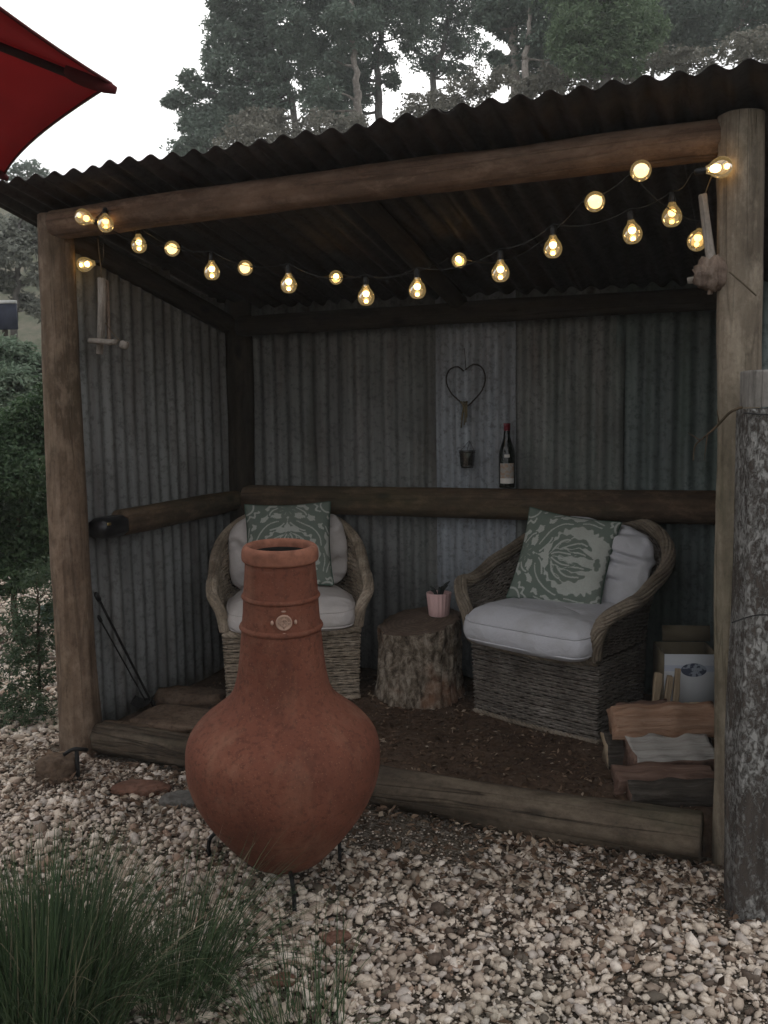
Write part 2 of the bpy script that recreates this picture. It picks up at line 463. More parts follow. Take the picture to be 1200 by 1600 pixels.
def make_floor():
    n = 60
    A, B, C, D = PL + DDIR * 0.02, PR + DDIR * 0.02, BR + DDIR * 0.05, BL + DDIR * 0.05
    u, v = np.meshgrid(np.linspace(0, 1, n), np.linspace(0, 1, n))
    P = (A * (1 - u[..., None]) + B * u[..., None]) * (1 - v[..., None]) + (D * (1 - u[..., None]) + C * u[..., None]) * v[..., None]
    P = P.reshape(-1, 3); Z = FLOOR + fbm(P, 4, 4, 3) * 0.008
    edge = np.minimum.reduce([v.ravel(), u.ravel(), 1 - u.ravel()])
    P[:, 2] = np.where(edge < 0.005, -0.02, Z)
    i = np.repeat(np.arange(n - 1), n - 1); j = np.tile(np.arange(n - 1), n - 1)
    Q = np.stack([i * n + j, i * n + j + 1, (i + 1) * n + j + 1, (i + 1) * n + j], 1)
    tag(link('floor', mesh_np('floor', P, Q), M['soil']), kind='structure')
make_floor()

# ------------------------------------------------------------------ round timbers
def log_mesh(L, r0, r1, k=22, m=30, bend=0.01, rough=0.12, seed=0, flat=None):
    z = np.linspace(0, L, m); th = np.arange(k) * 2 * math.pi / k
    Z, T = np.meshgrid(z, th, indexing='ij')
    R = r0 + (r1 - r0) * Z / L
    P = np.stack([np.cos(T) * 1.2, np.sin(T) * 1.2, Z * 1.6], -1).reshape(-1, 3)
    R = R * (1 + rough * fbm(P, 1.3, 3, seed).reshape(R.shape))
    X = R * np.cos(T) + bend * np.sin(Z / L * 3.1 + seed); Y = R * np.sin(T) + bend * np.cos(Z / L * 2.3 + seed)
    if flat: Y = np.clip(Y, -flat, flat)
    V = np.stack([X, Y, Z], -1)
    # softened ends
    e0 = V[:1].copy(); e0[..., :2] = e0[..., :2] * 0.9; e0[..., 2] -= 0.004
    e1 = V[-1:].copy(); e1[..., :2] = e1[..., :2] * 0.9; e1[..., 2] += 0.004
    V = np.concatenate([e0, V, e1]); m += 2
    i = np.repeat(np.arange(m - 1), k); j = np.tile(np.arange(k), m - 1); j2 = (j + 1) % k
    Q = np.stack([i * k + j, i * k + j2, (i + 1) * k + j2, (i + 1) * k + j], 1)
    c = V.reshape(-1, 3)
    c = np.concatenate([c, [V[0].mean(0)], [V[-1].mean(0)]])
    n = m * k
    T3 = [(n, (q + 1) % k, q) for q in range(k)] + [(n + 1, (m - 1) * k + q, (m - 1) * k + (q + 1) % k) for q in range(k)]
    return MB().add(c, Q, T3)

shelter = empty('shelter', PL)
tag(shelter, 'rustic open-fronted timber shelter clad in grey corrugated iron sheets', 'shelter')
def timber(name, A, B, r0, r1, mat, parent=shelter, label=None, **kw):
    A = np.asarray(A, float); B = np.asarray(B, float)
    me = log_mesh(float(np.linalg.norm(B - A)), r0, r1, **kw).mesh(name)
    Mx = along(A, B)
    o = link(name, me, mat, parent, rel(Mx, parent) if parent else Mx)
    if label: o['label'] = label
    return o

PLT = at_y(86, 338, PL[1]); PRT = at_y(1161, 182, PR[1])
timber('post', PL - V3(0, 0, 0.05), PLT, 0.088, 0.066, M['post'], seed=3, bend=0.006, label='tan front post with dark knots beside the plants')
timber('post', PR - V3(0, 0, 0.05), PRT, 0.060, 0.0615, M['post_pale'], seed=8, bend=0.008, label='pale weathered front post behind the lichened fence post')
BLT = BL + V3(0, 0, 2.02); BRT = BR + V3(0, 0, 2.05)
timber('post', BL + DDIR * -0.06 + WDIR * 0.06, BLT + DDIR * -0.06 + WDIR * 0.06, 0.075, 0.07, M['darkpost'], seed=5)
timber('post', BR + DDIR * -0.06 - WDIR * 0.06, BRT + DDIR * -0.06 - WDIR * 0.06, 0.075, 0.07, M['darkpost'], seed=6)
bA = at_y(92, 353, PL[1] - 0.01); bB = at_y(1128, 220, PR[1] + 0.02)
timber('beam', bA, bB, 0.060, 0.056, M['beam'], seed=11, bend=0.012, m=50)
# top plates and rafters
sl = math.tan(math.radians(12))
def roof_pt(u, d, dz=0.0):
    """point on the roof plane: u metres along the front from the left post, d metres in from the beam line"""
    L = np.linalg.norm(PR - PL)
    z = (bA[2] + 0.068) + (bB[2] - bA[2]) * u / L - d * sl
    return V3(*(PL + WDIR * u + DDIR * d)[:2], z + dz)
LW = float(np.linalg.norm(PR - PL))
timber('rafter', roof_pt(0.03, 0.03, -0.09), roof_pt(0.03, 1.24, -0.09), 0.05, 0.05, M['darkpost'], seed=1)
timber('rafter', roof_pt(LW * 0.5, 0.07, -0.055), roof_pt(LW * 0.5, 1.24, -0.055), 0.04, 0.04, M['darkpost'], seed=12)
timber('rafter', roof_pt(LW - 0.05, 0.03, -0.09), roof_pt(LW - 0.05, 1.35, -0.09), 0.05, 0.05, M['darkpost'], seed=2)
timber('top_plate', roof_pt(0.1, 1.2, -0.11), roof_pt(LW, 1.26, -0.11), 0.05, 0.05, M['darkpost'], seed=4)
# rails
RT = 1.05
rA = BL - DDIR * 0.075 + WDIR * 0.1 + V3(0, 0, RT - 0.075); rB = BR - DDIR * 0.075 - WDIR * 0.06 + V3(0, 0, RT - 0.075 - 0.0)
timber('rail', rA, rB, 0.072, 0.076, M['rail'], seed=21, bend=0.004, m=40, flat=None, rough=0.03)
LDIR = unit(BL - PL)
qA = PL + DDIR * 0.245 + WDIR * 0.055 + V3(0, 0, 0.955); qB = BL - DDIR * 0.1 + WDIR * 0.055 + V3(0, 0, RT - 0.09)
timber('rail', qA, qB, 0.06, 0.055, M['rail'], seed=23, bend=0.004)
timber('rail', PR + DDIR * 0.1 + WDIR * 0.01 + V3(0, 0, 0.955), BR - DDIR * 0.1 + WDIR * 0.01 + V3(0, 0, RT - 0.09), 0.03, 0.03, M['rail'], seed=24, bend=0.004)

# ------------------------------------------------------------------ corrugated sheets
def corr(name, O, U, Wv, lu, lv, mat, pitch=0.0762, amp=0.009, phase=0.0, seed=0, parent=shelter, label=None, lift=0.0, nv=14, ragged=0.004):
    """O corner, U unit width direction, Wv unit length direction (corrugations run along it)"""
    U = unit(U); Wv = unit(Wv); N = np.cross(Wv, U)
    nu = int(round(lu / pitch * 10)) + 1
    u = np.linspace(0, lu, nu); v = np.linspace(0, lv, nv)
    Ug, Vg = np.meshgrid(u, v)
    H = amp * np.cos((Ug + phase) * 2 * math.pi / pitch)
    P = np.stack([Ug * 2.0, Vg * 2.0, np.zeros_like(Ug)], -1).reshape(-1, 3)
    H = H + lift + 0.004 * fbm(P, 1.1, 3, seed).reshape(H.shape)
    endn = fbm(np.stack([Ug * 6, 0 * Ug, 0 * Ug + seed], -1).reshape(-1, 3), 1, 2, seed + 9).reshape(H.shape) * ragged
    Vv = Vg + endn * np.where(Vg < lv * 0.5, -1, 1) * (np.abs(Vg / lv - 0.5) > 0.45)
    V = np.stack([Ug, H, Vv], -1).reshape(-1, 3)
    i = np.repeat(np.arange(nv - 1), nu - 1); j = np.tile(np.arange(nu - 1), nv - 1)
    Q = np.stack([i * nu + j, i * nu + j + 1, (i + 1) * nu + j + 1, (i + 1) * nu + j], 1)
    me = mesh_np(name, V, Q)
    Mx = basis(U, N, Wv, O)
    o = link(name, me, mat, parent, rel(Mx, parent))
    s = o.modifiers.new('gauge', 'SOLIDIFY'); s.thickness = 0.0015; s.offset = 0
    if label: o['label'] = label
    return o

W1 = m_iron('iron_grey', (0.1895, 0.1936, 0.1909), (0.0989, 0.0993, 0.0958), 0.25, 0.15, seed=1)
W2 = m_iron('iron_pale', (0.3031, 0.3309, 0.3611), (0.1876, 0.1933, 0.2036), 0.2, 0.05, seed=2, bright=(0.4186, 0.4610, 0.5071))
W3 = m_iron('iron_mid', (0.2061, 0.2134, 0.2064), (0.1072, 0.1067, 0.1032), 0.3, 0.35, seed=3)
W4 = m_iron('iron_green', (0.1814, 0.2134, 0.2150), (0.0906, 0.1109, 0.1075), 0.15, 0.5, seed=4)
W5 = m_iron('iron_side', (0.2473, 0.2561, 0.2537), (0.1319, 0.1324, 0.1290), 0.2, 0.05, seed=5)
UP = V3(0, 0, 1)
BW = float(np.linalg.norm(BR - BL)); BD = unit(BR - BL)
def back_u(px):
    """distance along the back wall of the photograph column px at rail height"""
    best = min(np.linspace(0, BW, 800), key=lambda u: abs((lambda p: 600 + F * ((p - EYE) @ _rt) / ((p - EYE) @ _fw))(BL + BD * u + V3(0, 0, 1.0)) - px))
    return float(best)
cuts = [-0.02, back_u(532), back_u(684), back_u(795), back_u(960), BW + 0.03]
bmats = [W1, W1, W2, W3, W4]
for i in range(5):
    a, b = cuts[i], cuts[i + 1] + 0.04
    lf = [0.0, 0.006, 0.014, 0.006, 0.0][i]
    corr('wall_sheet', BL + BD * a + V3(0, 0, 0.03), BD, UP, b - a, 1.99, bmats[i], phase=a, seed=30 + i, lift=-lf - 0.01,
         label=['dull grey back wall sheet in the far corner', 'dull grey back wall sheet above the log stump', 'pale bluish back wall sheet behind the wine bottle', 'streaky grey back wall sheet right of the bottle', 'green-stained back wall sheet beside the front post'][i])
LL = float(np.linalg.norm(BL - PL))
for i, (a, b) in enumerate(((0.02, 0.72), (0.69, LL - 0.02))):
    corr('wall_sheet', PL + LDIR * a + V3(0, 0, 0.05), LDIR, UP, b - a, 1.98 if i else 2.06, W5, phase=a, seed=40 + i, lift=0.004 * i - 0.01, amp=0.0085)
RDIR = unit(BR - PR); RL = float(np.linalg.norm(BR - PR))
for i, (a, b) in enumerate(((0.05, 0.74), (0.70, RL - 0.02))):
    corr('wall_sheet', PR + RDIR * a + V3(0, 0, 0.05), RDIR, UP, b - a, 2.0, W1, phase=a, seed=44 + i, lift=0.004 * i + 0.03)

# roof: five sheets, corrugations run from the front edge to the back
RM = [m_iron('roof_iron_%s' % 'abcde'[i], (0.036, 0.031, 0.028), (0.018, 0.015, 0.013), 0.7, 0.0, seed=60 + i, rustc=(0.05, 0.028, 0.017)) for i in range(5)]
OV = 0.23
u0, u1 = -0.24, LW + 0.45
rs = np.linspace(u0, u1, 6)
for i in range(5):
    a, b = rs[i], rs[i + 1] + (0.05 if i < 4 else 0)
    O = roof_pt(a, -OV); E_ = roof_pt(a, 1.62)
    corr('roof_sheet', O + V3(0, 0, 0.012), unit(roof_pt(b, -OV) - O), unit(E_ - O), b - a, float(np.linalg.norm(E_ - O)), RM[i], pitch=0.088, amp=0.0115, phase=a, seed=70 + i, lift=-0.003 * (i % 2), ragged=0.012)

# log along the front of the floor
lA = PL + WDIR * 0.10 - DDIR * 0.0 + V3(0, 0, 0.06); lB = PR - WDIR * 0.09 + V3(0, 0, 0.075)
eo = timber('log_edging', lA, lB, 0.068, 0.083, M['edging'], parent=None, seed=33, bend=0.016, m=90, rough=0.16, k=30)
tag(eo, 'long weathered log lying along the front of the shelter floor', 'log')

# ------------------------------------------------------------------ weathered fence post in front, on the right
fp = at_z(1144, 1430, 0.0)
def make_fence_post():
    w = 0.17; base = V3(fp[0] + w / 2, fp[1] + 0.03, 0)
    top = at_y(1150, 580, fp[1] + 0.03)[2]
    root = empty('fence_post', base); root.rotation_euler = (0, math.radians(0.1), math.radians(-6))
    tag(root, 'squared grey timber fence post crusted with pale lichen at the picture edge', 'fence post')
    n, k = 70, 40
    z = np.linspace(-0.06, top - 0.10, n)
    def ring(hw, zz, seed):
        th = np.arange(k) * 2 * math.pi / k + math.pi / 4
        c, s = np.cos(th), np.sin(th); e = 0.32
        x = hw * np.sign(c) * np.abs(c) ** e; y = hw * 0.85 * np.sign(s) * np.abs(s) ** e
        P = np.stack([x * 22, y * 22, np.full(k, zz * 3.0)], 1)
        d = 1 + 0.08 * fbm(P * np.array([1, 1, 0.6]), 1, 4, seed)
        return np.stack([x * d, y * d, np.full(k, zz)], 1)
    def column(zs, hw, seed):
        V = np.concatenate([ring(hw * (1 + 0.03 * math.sin(zz * 5)), zz, seed) for zz in zs]); m = len(zs)
        i = np.repeat(np.arange(m - 1), k); j = np.tile(np.arange(k), m - 1); j2 = (j + 1) % k
        Q = np.stack([i * k + j, i * k + j2, (i + 1) * k + j2, (i + 1) * k + j], 1)
        V = np.concatenate([V, [[0, 0, zs[-1] + 0.004]]]); T = [(m * k, (m - 1) * k + q, (m - 1) * k + (q + 1) % k) for q in range(k)]
        return MB().add(V, Q, T)
    link('shaft', column(z, w / 2, 3).mesh('shaft'), M['fencepost'], root)
    link('top_block', column(np.linspace(top - 0.095, top, 14), w / 2 * 0.93, 5).mesh('top_block'), M['posttop'], root)
    h = tube(spline([V3(-0.1, -0.075, top - 0.11), V3(-0.04, -0.09, top - 0.115), V3(0.05, -0.085, top - 0.105), V3(0.11, -0.07, top - 0.1)], 20), 0.0022, 6)
    link('fence_wire', MB().add(*h).mesh('fence_wire'), M['iron'], root)
    h = tube(spline([V3(-0.12, -0.09, top - 0.66), V3(-0.05, -0.085, top - 0.64), V3(0.05, -0.085, top - 0.645), V3(0.1, -0.07, top - 0.65)], 16), 0.0018, 6)
    link('fence_wire', MB().add(*h).mesh('fence_wire'), M['iron'], root)
make_fence_post()
def make_twig():
    b = MB()
    p = [at_y(1160, 636, 2.34), at_y(1140, 645, 2.36), at_y(1118, 668, 2.40), at_y(1098, 685, 2.43), at_y(1086, 697, 2.45), at_y(1083, 720, 2.45)]
    b.add(*tube(spline(p, 24), np.linspace(0.0045, 0.0012, 24), 6))
    for a, c in ((8, (1120, 640, 2.38)), (12, (1100, 720, 2.42)), (15, (1075, 676, 2.44))):
        s = spline(p, 24)[a]; e = at_y(*c); b.add(*tube(np.linspace(s, e, 5), np.linspace(0.002, 0.0007, 5), 5))
    tag(link('dry_twig', b.mesh('dry_twig'), M['rail']), 'thin dry bent twig poking out from the lichened fence post', 'twig')
make_twig()

# ------------------------------------------------------------------ chiminea and its stand
CY = 2.60
def make_chiminea():
    c = at_y(441, 1165, CY); k = px_size(c)
    zz = lambda y: at_y(441, y, CY)[2]
    cx = c[0]
    root = empty('chiminea', (cx, CY, 0.0)); root.rotation_euler = (math.radians(3.0), math.radians(0.9), 0); root.scale = (1, 1, 0.958); root.location.z = 0.028
    tag(root, 'tall round-bellied terracotta chiminea standing on gravel before the shelter', 'chiminea')
    prof_px = [(1372, 28), (1362, 40), (1345, 60), (1318, 86), (1290, 108), (1262, 126.5), (1231, 141), (1205, 148), (1180, 149.5), (1160, 148), (1143, 142), (1125, 128), (1110, 111),
               (1096, 94), (1084, 82), (1068, 73.5), (1045, 68), (1020, 64.5), (995, 62), (972, 60)]
    pf = np.array([(r * k, zz(y)) for y, r in prof_px])
    pf[0] = (0.06, 0.045); pf[1] = (0.082, 0.052)
    fine = spline(np.c_[pf, np.zeros(len(pf))], 70)[:, :2]
    neck = np.array([(59.5, 966), (57.5, 945), (56.5, 925), (55.5, 905), (54, 888), (53, 874), (52.5, 862)])
    nk = np.array([(r * k, zz(y)) for r, y in neck])
    fine = np.concatenate([fine, nk])
    K = 96
    V, Q, T = lathe(fine, K, True, False)
    # mouth on the far side, towards the chairs
    cen = V[Q].mean(1); ang = np.arctan2(cen[:, 1], cen[:, 0]) - math.radians(80)
    ang = (ang + math.pi) % (2 * math.pi) - math.pi
    arc = (ang * 0.28 / 0.15) ** 2 + ((cen[:, 2] - 0.33) / 0.13) ** 2
    Q = Q[arc > 1]
    body = link('body', mesh_np('body', V, [Q, np.array(T)]), M['terracotta'], root)
    s = body.modifiers.new('wall', 'SOLIDIFY'); s.thickness = 0.018; s.offset = -1
    # bands round the neck
    for y, r, h in ((919, 56.5, 4.5), (968, 60.5, 5)):
        z = zz(y); R = r * k; h *= k
        pr = [(R - 0.004, z - h), (R + 0.002, z - h * 0.8), (R + 0.006, z), (R + 0.003, z + h * 0.7), (R - 0.004, z + h)]
        link('band', MB().add(*lathe(pr, K, False, False)).mesh('band'), M['terracotta'], root)
    zr = zz(861); R = 57.5 * k; h = 22 * k
    pr = [(R * 0.90, zr - h * 0.12), (R * 0.985, zr), (R * 1.0, zr + h * 0.35), (R * 0.985, zr + h * 0.75), (R * 0.93, zr + h), (R * 0.85, zr + h * 1.06), (R * 0.77, zr + h * 0.9), (R * 0.75, zr + h * 0.4), (R * 0.75, zr - h * 0.1)]
    link('rim', MB().add(*lathe(spline(np.c_[pr, np.zeros(len(pr))], 24)[:, :2], K, False, False)).mesh('rim'), M['rim'], root)
    pr = [(R * 0.745, zr + h * 0.5), (R * 0.745, zr - 0.02), (R * 0.8, zr - 0.3)]
    link('flue_lining', MB().add(*lathe(pr, K, False, False)).mesh('flue_lining'), M['soot'], root)
    # lip round the mouth
    th = np.linspace(0, 2 * math.pi, 49)[:-1]; P = []
    for t in th:
        a = math.radians(80) + math.cos(t) * 0.15 / 0.28; z = 0.33 + 0.13 * math.sin(t)
        r = np.interp(z, fine[:, 1], fine[:, 0]) + 0.004; P.append((r * math.cos(a), r * math.sin(a), z))
    link('mouth_lip', MB().add(*tube(P, 0.018, 10, closed=True)).mesh('mouth_lip'), M['terracotta'], root)
    # medallion facing the camera
    mz = zz(947); mr = 58.3 * k
    d = unit(V3(0 - cx, -CY, 0)); ang = math.atan2(d[1], d[0]) + 0.06
    nx = V3(math.cos(ang), math.sin(ang), 0); tx = V3(-math.sin(ang), math.cos(ang), 0)
    Mx = basis(tx, np.cross(nx, tx), nx, nx * (mr - 0.003) + V3(0, 0, mz))
    b = MB(); r = 12 * k
    b.add(*lathe([(r * 1.0, 0.0), (r, 0.007), (r * 0.93, 0.009), (r * 0.84, 0.009), (r * 0.8, 0.0065), (0.001, 0.0065)], 40, False, False))
    b.add(*lathe([(r * 0.5, 0.006), (r * 0.5, 0.0088), (r * 0.36, 0.0088), (r * 0.36, 0.006)], 32, False, False))
    for q in range(4):
        a = q * math.pi / 2
        b.add(*tube([V3(math.cos(a) * r * 0.05, math.sin(a) * r * 0.05, 0.007), V3(math.cos(a) * r * 0.74, math.sin(a) * r * 0.74, 0.007)], r * 0.09, 6))
    for q in range(4):
        a = q * math.pi / 2; cc = V3(math.cos(a) * r * 1.42, math.sin(a) * r * 1.42, 0.0)
        w, h_ = (0.2, 0.32) if q % 2 == 0 else (0.3, 0.12)
        Vb, Qb, Tb = lathe([(1, 0.0), (0.9, 0.5), (0.6, 0.85), (0.05, 1.0)], 16, False, True)
        Vb = Vb * np.array([w * r, h_ * r, 0.007]); b.add(Vb + cc, Qb, Tb)
    link('medallion', b.mesh('medallion'), M['medal'], root, Mx)
    return cx
CX = make_chiminea()
def make_stand():
    root = empty('iron_stand', (CX, CY, 0)); tag(root, 'low black iron ring stand with thin legs under the chiminea', 'stand')
    P = [(0.118 * math.cos(a), 0.118 * math.sin(a), 0.085) for a in np.linspace(0, 2 * math.pi, 41)[:-1]]
    link('ring', MB().add(*tube(P, 0.006, 8, closed=True)).mesh('ring'), M['iron'], root)
    for a, r in ((150, 0.30), (-77, 0.20), (38, 0.20)):
        a = math.radians(a); c, s = math.cos(a), math.sin(a)
        Q = spline([V3(c * 0.118, s * 0.118, 0.085), V3(c * (0.08 + r * 0.5), s * (0.1 + r * 0.5), 0.10), V3(c * r, s * r, 0.055), V3(c * r, s * r, -0.03)], 14)
        link('leg', MB().add(*tube(Q, 0.0065, 8)).mesh('leg'), M['iron'], root)
make_stand()

# ------------------------------------------------------------------ wicker armchairs
def m_wicker(name, a, b, c):
    t = NT(name); co = t.coord()
    n = t.noise(co, 9, 5, 0.65); f = t.noise(co, 70, 3, 0.7)
    col = t.ramp(n, [(0.3, a), (0.5, b), (0.72, c)])
    col = t.mix(t.ramp(f, [(0.3, 0.6), (0.52, 0.0)]), col, tuple(x * 0.4 for x in a))
    col = t.mix(t.ramp(t.island(), [(0.0, 0.5), (0.5, 0.0)]), col, tuple(x * 0.55 for x in a))
    return t.pbr(col, 0.75, t.bump(f, 0.3, 0.002), spec=0.25)
WK = {'dark': m_wicker('wicker_dark', (0.0920, 0.0779, 0.0650), (0.1702, 0.1472, 0.1250), (0.2576, 0.2280, 0.2000)),
      'straw': m_wicker('wicker_straw', (0.1920, 0.1500, 0.1098), (0.3600, 0.2940, 0.2196), (0.5280, 0.4440, 0.3538)),
      'rim_dark': m_wicker('wicker_rim_dark', (0.12, 0.095, 0.07), (0.22, 0.18, 0.135), (0.32, 0.27, 0.21)),
      'back': m_plain('wicker_shadow', (0.035, 0.027, 0.02), 0.9)}  # dark colour standing in for the shade behind the weave
CW, CF, CB = 0.315, -0.29, 0.27
def u_plan(u, w=CW, f=CF, bk=CB):
    """plan of the chair's wrap-round wall, u 0..1 from front left arm round the back to front right arm"""
    side = 0.30; a, b_ = w, bk - (f + side)
    ls, la = side, math.pi * (a + b_) / 2 * 0.98
    tot = 2 * ls + la; s = np.asarray(u, float) * tot
    x = np.where(s < ls, -w, np.where(s > ls + la, w, 0.0)); y = np.where(s < ls, f + s, np.where(s > ls + la, f + (tot - s), 0.0))
    t = np.clip((s - ls) / la, 0, 1) * math.pi
    e = 0.78
    ax = -a * np.sign(np.cos(t)) * np.abs(np.cos(t)) ** e; ay = (f + side) + b_ * np.abs(np.sin(t)) ** e
    m = (s >= ls) & (s <= ls + la)
    return np.where(m, ax, x), np.where(m, ay, y)
def rim_h(u):
    d = np.abs(np.asarray(u, float) - 0.5) * 2
    t = np.clip((0.90 - d) / 0.86, 0, 1)
    return 0.565 + 0.255 * t * t * (3 - 2 * t)
def skirt_plan(n):
    u = np.linspace(0, 1, int(n * 0.75)); x, y = u_plan(u)
    fx = np.linspace(CW, -CW, n - len(u) + 2)[1:-1]
    return np.concatenate([x, fx]), np.concatenate([y, np.full(len(fx), CF - 0.0) - 0.012 * np.cos(fx / CW * math.pi / 2)])
def weave(path_fn, rows, rad, pitch, amp, closed):
    """path_fn(i) -> (points, normals) for row i"""
    b = MB()
    for i in range(rows):
        P, N = path_fn(i)
        d = np.concatenate([[0], np.cumsum(np.linalg.norm(np.diff(P, axis=0), axis=1))])
        n = max(8, int(d[-1] / pitch * 4)); s = np.linspace(0, d[-1], n, endpoint=not closed)
        Pi = np.stack([np.interp(s, d, P[:, q]) for q in range(3)], 1); Ni = np.stack([np.interp(s, d, N[:, q]) for q in range(3)], 1)
        jit = 1 + 0.25 * np.sin(s * 31 + i * 1.7)
        Pi = Pi + Ni * (amp * np.cos(math.pi * s / pitch + math.pi * i) * jit)[:, None]
        Pi[:, 2] += 0.0018 * np.sin(s * 17 + i * 2.3)
        b.add(*tube(Pi, rad * (1 + 0.18 * math.sin(i * 5.1)), 4, closed=closed, caps=False))
    return b
def braid(P, R, strands, turns_len, rad, k=6):
    P = np.asarray(P, float); d = np.concatenate([[0], np.cumsum(np.linalg.norm(np.diff(P, axis=0), axis=1))])
    T = np.gradient(P, axis=0); T /= np.linalg.norm(T, axis=1, keepdims=True)
    ref = V3(0.13, 0.2, 0.97); N = np.cross(T, ref); N /= np.maximum(np.linalg.norm(N, axis=1, keepdims=True), 1e-6)
    B = np.cross(T, N); b = MB()
    for s in range(strands):
        a = d / turns_len * 2 * math.pi + s * 2 * math.pi / strands
        b.add(*tube(P + R * (np.cos(a)[:, None] * N + np.sin(a)[:, None] * B), rad, k, caps=True))
    return b
def make_chair(pos, rz, label, mat, rimmat, hs=1.0, flare=0.092):
    root = empty('wicker_armchair', pos, rz); tag(root, label, 'armchair', 'wicker armchairs inside the shelter')
    SH = 0.36
    sx, sy = skirt_plan(240)
    cen = np.array([0, -0.02])
    def skirt_row(i, rows=30):
        f = i / (rows - 1); z = 0.012 + f * (SH - 0.03); sc = 0.965 + 0.035 * f
        P = np.stack([sx * sc, sy * sc, np.full(len(sx), z)], 1); N = np.stack([sx / CW, (sy + 0.02) / 0.3, 0 * sx], 1); N /= np.linalg.norm(N, axis=1, keepdims=True)
        return np.concatenate([P, P[:1]]), np.concatenate([N, N[:1]])
    tag(link('skirt_weave', weave(lambda i: skirt_row(i, 40), 40, 0.0047, 0.027, 0.0036, True).mesh('skirt_weave'), mat, root), kind='stuff')
    # added dark backing that blocks light through the skirt, and a flat seat deck
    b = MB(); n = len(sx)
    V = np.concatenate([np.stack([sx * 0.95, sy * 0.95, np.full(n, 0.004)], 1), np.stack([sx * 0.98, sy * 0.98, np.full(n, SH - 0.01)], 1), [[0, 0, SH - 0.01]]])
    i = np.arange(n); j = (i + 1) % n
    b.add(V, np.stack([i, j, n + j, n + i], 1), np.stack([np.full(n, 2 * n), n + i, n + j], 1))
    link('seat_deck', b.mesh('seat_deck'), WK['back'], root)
    # wrap-round wall
    uu = np.linspace(0, 1, 150); px_, py_ = u_plan(uu); H = rim_h(uu) * hs
    Nw = np.stack([px_ / CW, (py_ + 0.05) / 0.3, 0 * px_], 1); Nw[:, 1] = np.where(np.abs(px_) >= CW - 1e-6, 0, Nw[:, 1]); Nw /= np.linalg.norm(Nw, axis=1, keepdims=True)
    def wall_pts(f):
        fl = flare * f ** 2.0
        return np.stack([px_, py_, SH + (H - SH) * f], 1) + Nw * fl[..., None] if np.ndim(fl) else np.stack([px_, py_, SH + (H - SH) * f], 1) + Nw * fl
    rows = 42
    tag(link('back_weave', weave(lambda i: (wall_pts((i + 0.5) / rows), Nw), rows, 0.0052, 0.029, 0.004, False).mesh('back_weave'), mat, root), kind='stuff')
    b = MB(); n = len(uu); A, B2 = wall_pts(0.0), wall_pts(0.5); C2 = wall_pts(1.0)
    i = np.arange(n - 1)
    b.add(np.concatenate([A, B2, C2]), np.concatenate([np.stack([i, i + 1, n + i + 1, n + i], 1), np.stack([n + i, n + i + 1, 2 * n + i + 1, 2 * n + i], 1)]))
    link('back_panel', b.mesh('back_panel'), WK['back'], root)  # added dark sheet, stops light showing through the weave
    # thick twisted rim: up the arm fronts, along the arms, over the back
    top = wall_pts(1.0); top[:, 2] += 0.01
    l0 = V3(-CW + 0.01, CF - 0.012, SH - 0.0); r0 = V3(CW - 0.01, CF - 0.012, SH - 0.0)
    up_l = [l0, V3(-CW - 0.005, CF - 0.022, 0.45), V3(-CW - 0.04, CF - 0.018, top[0, 2] - 0.05)]
    up_r = [V3(CW + 0.04, CF - 0.018, top[-1, 2] - 0.05), V3(CW + 0.005, CF - 0.022, 0.45), r0]
    path = spline(np.concatenate([up_l, top[4:-4:6], up_r]), 420)
    link('rim', braid(path, 0.019 if flare < 0.06 else 0.022, 11, 1.6, 0.0075 if flare < 0.06 else 0.0085).mesh('rim'), rimmat, root)
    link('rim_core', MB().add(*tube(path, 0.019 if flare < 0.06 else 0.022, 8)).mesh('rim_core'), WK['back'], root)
    low = np.stack([np.linspace(-CW, CW, 60), np.full(60, CF - 0.016) - 0.012 * np.cos(np.linspace(-1, 1, 60) * math.pi / 2), SH - 0.012 - 0.016 * np.cos(np.linspace(-1, 1, 60) * math.pi / 2)], 1)
    link('front_braid', braid(low, 0.011, 4, 0.10, 0.009).mesh('front_braid'), rimmat, root)
    hem = np.stack([sx * 0.97, sy * 0.97, np.full(len(sx), 0.012)], 1)
    link('hem_braid', braid(np.concatenate([hem, hem[:2]]), 0.006, 3, 0.07, 0.006, 5).mesh('hem_braid'), rimmat, root)
    return root

fabric = {}
def m_fabric(name, c, stain, seed=0.0):
    t = NT(name); co = t.map(t.coord(), loc=(seed, seed, 0))
    w = t.noise(co, 260, 2, 0.6); n = t.noise(co, 6, 4, 0.6); wr = t.noise(t.map(co, (1, 1, 1)), 13, 3, 0.5, 0.6)
    col = t.mix(t.ramp(n, [(0.45, 0.0), (0.75, 0.6)]), c, stain)
    col = t.mix(t.ramp(w, [(0.3, 0.25), (0.6, 0.0)]), col, tuple(x * 0.6 for x in c))
    return t.pbr(col, 0.95, t.bump(t.math('ADD', t.math('MULTIPLY', w, 0.15), wr), 0.6, 0.014), spec=0.1)
fabric['seat'] = m_fabric('cushion_fabric', (0.54, 0.54, 0.57), (0.37, 0.365, 0.35))
fabric['seat_warm'] = m_fabric('cushion_fabric_warm', (0.60, 0.56, 0.54), (0.44, 0.40, 0.36), 3.0)

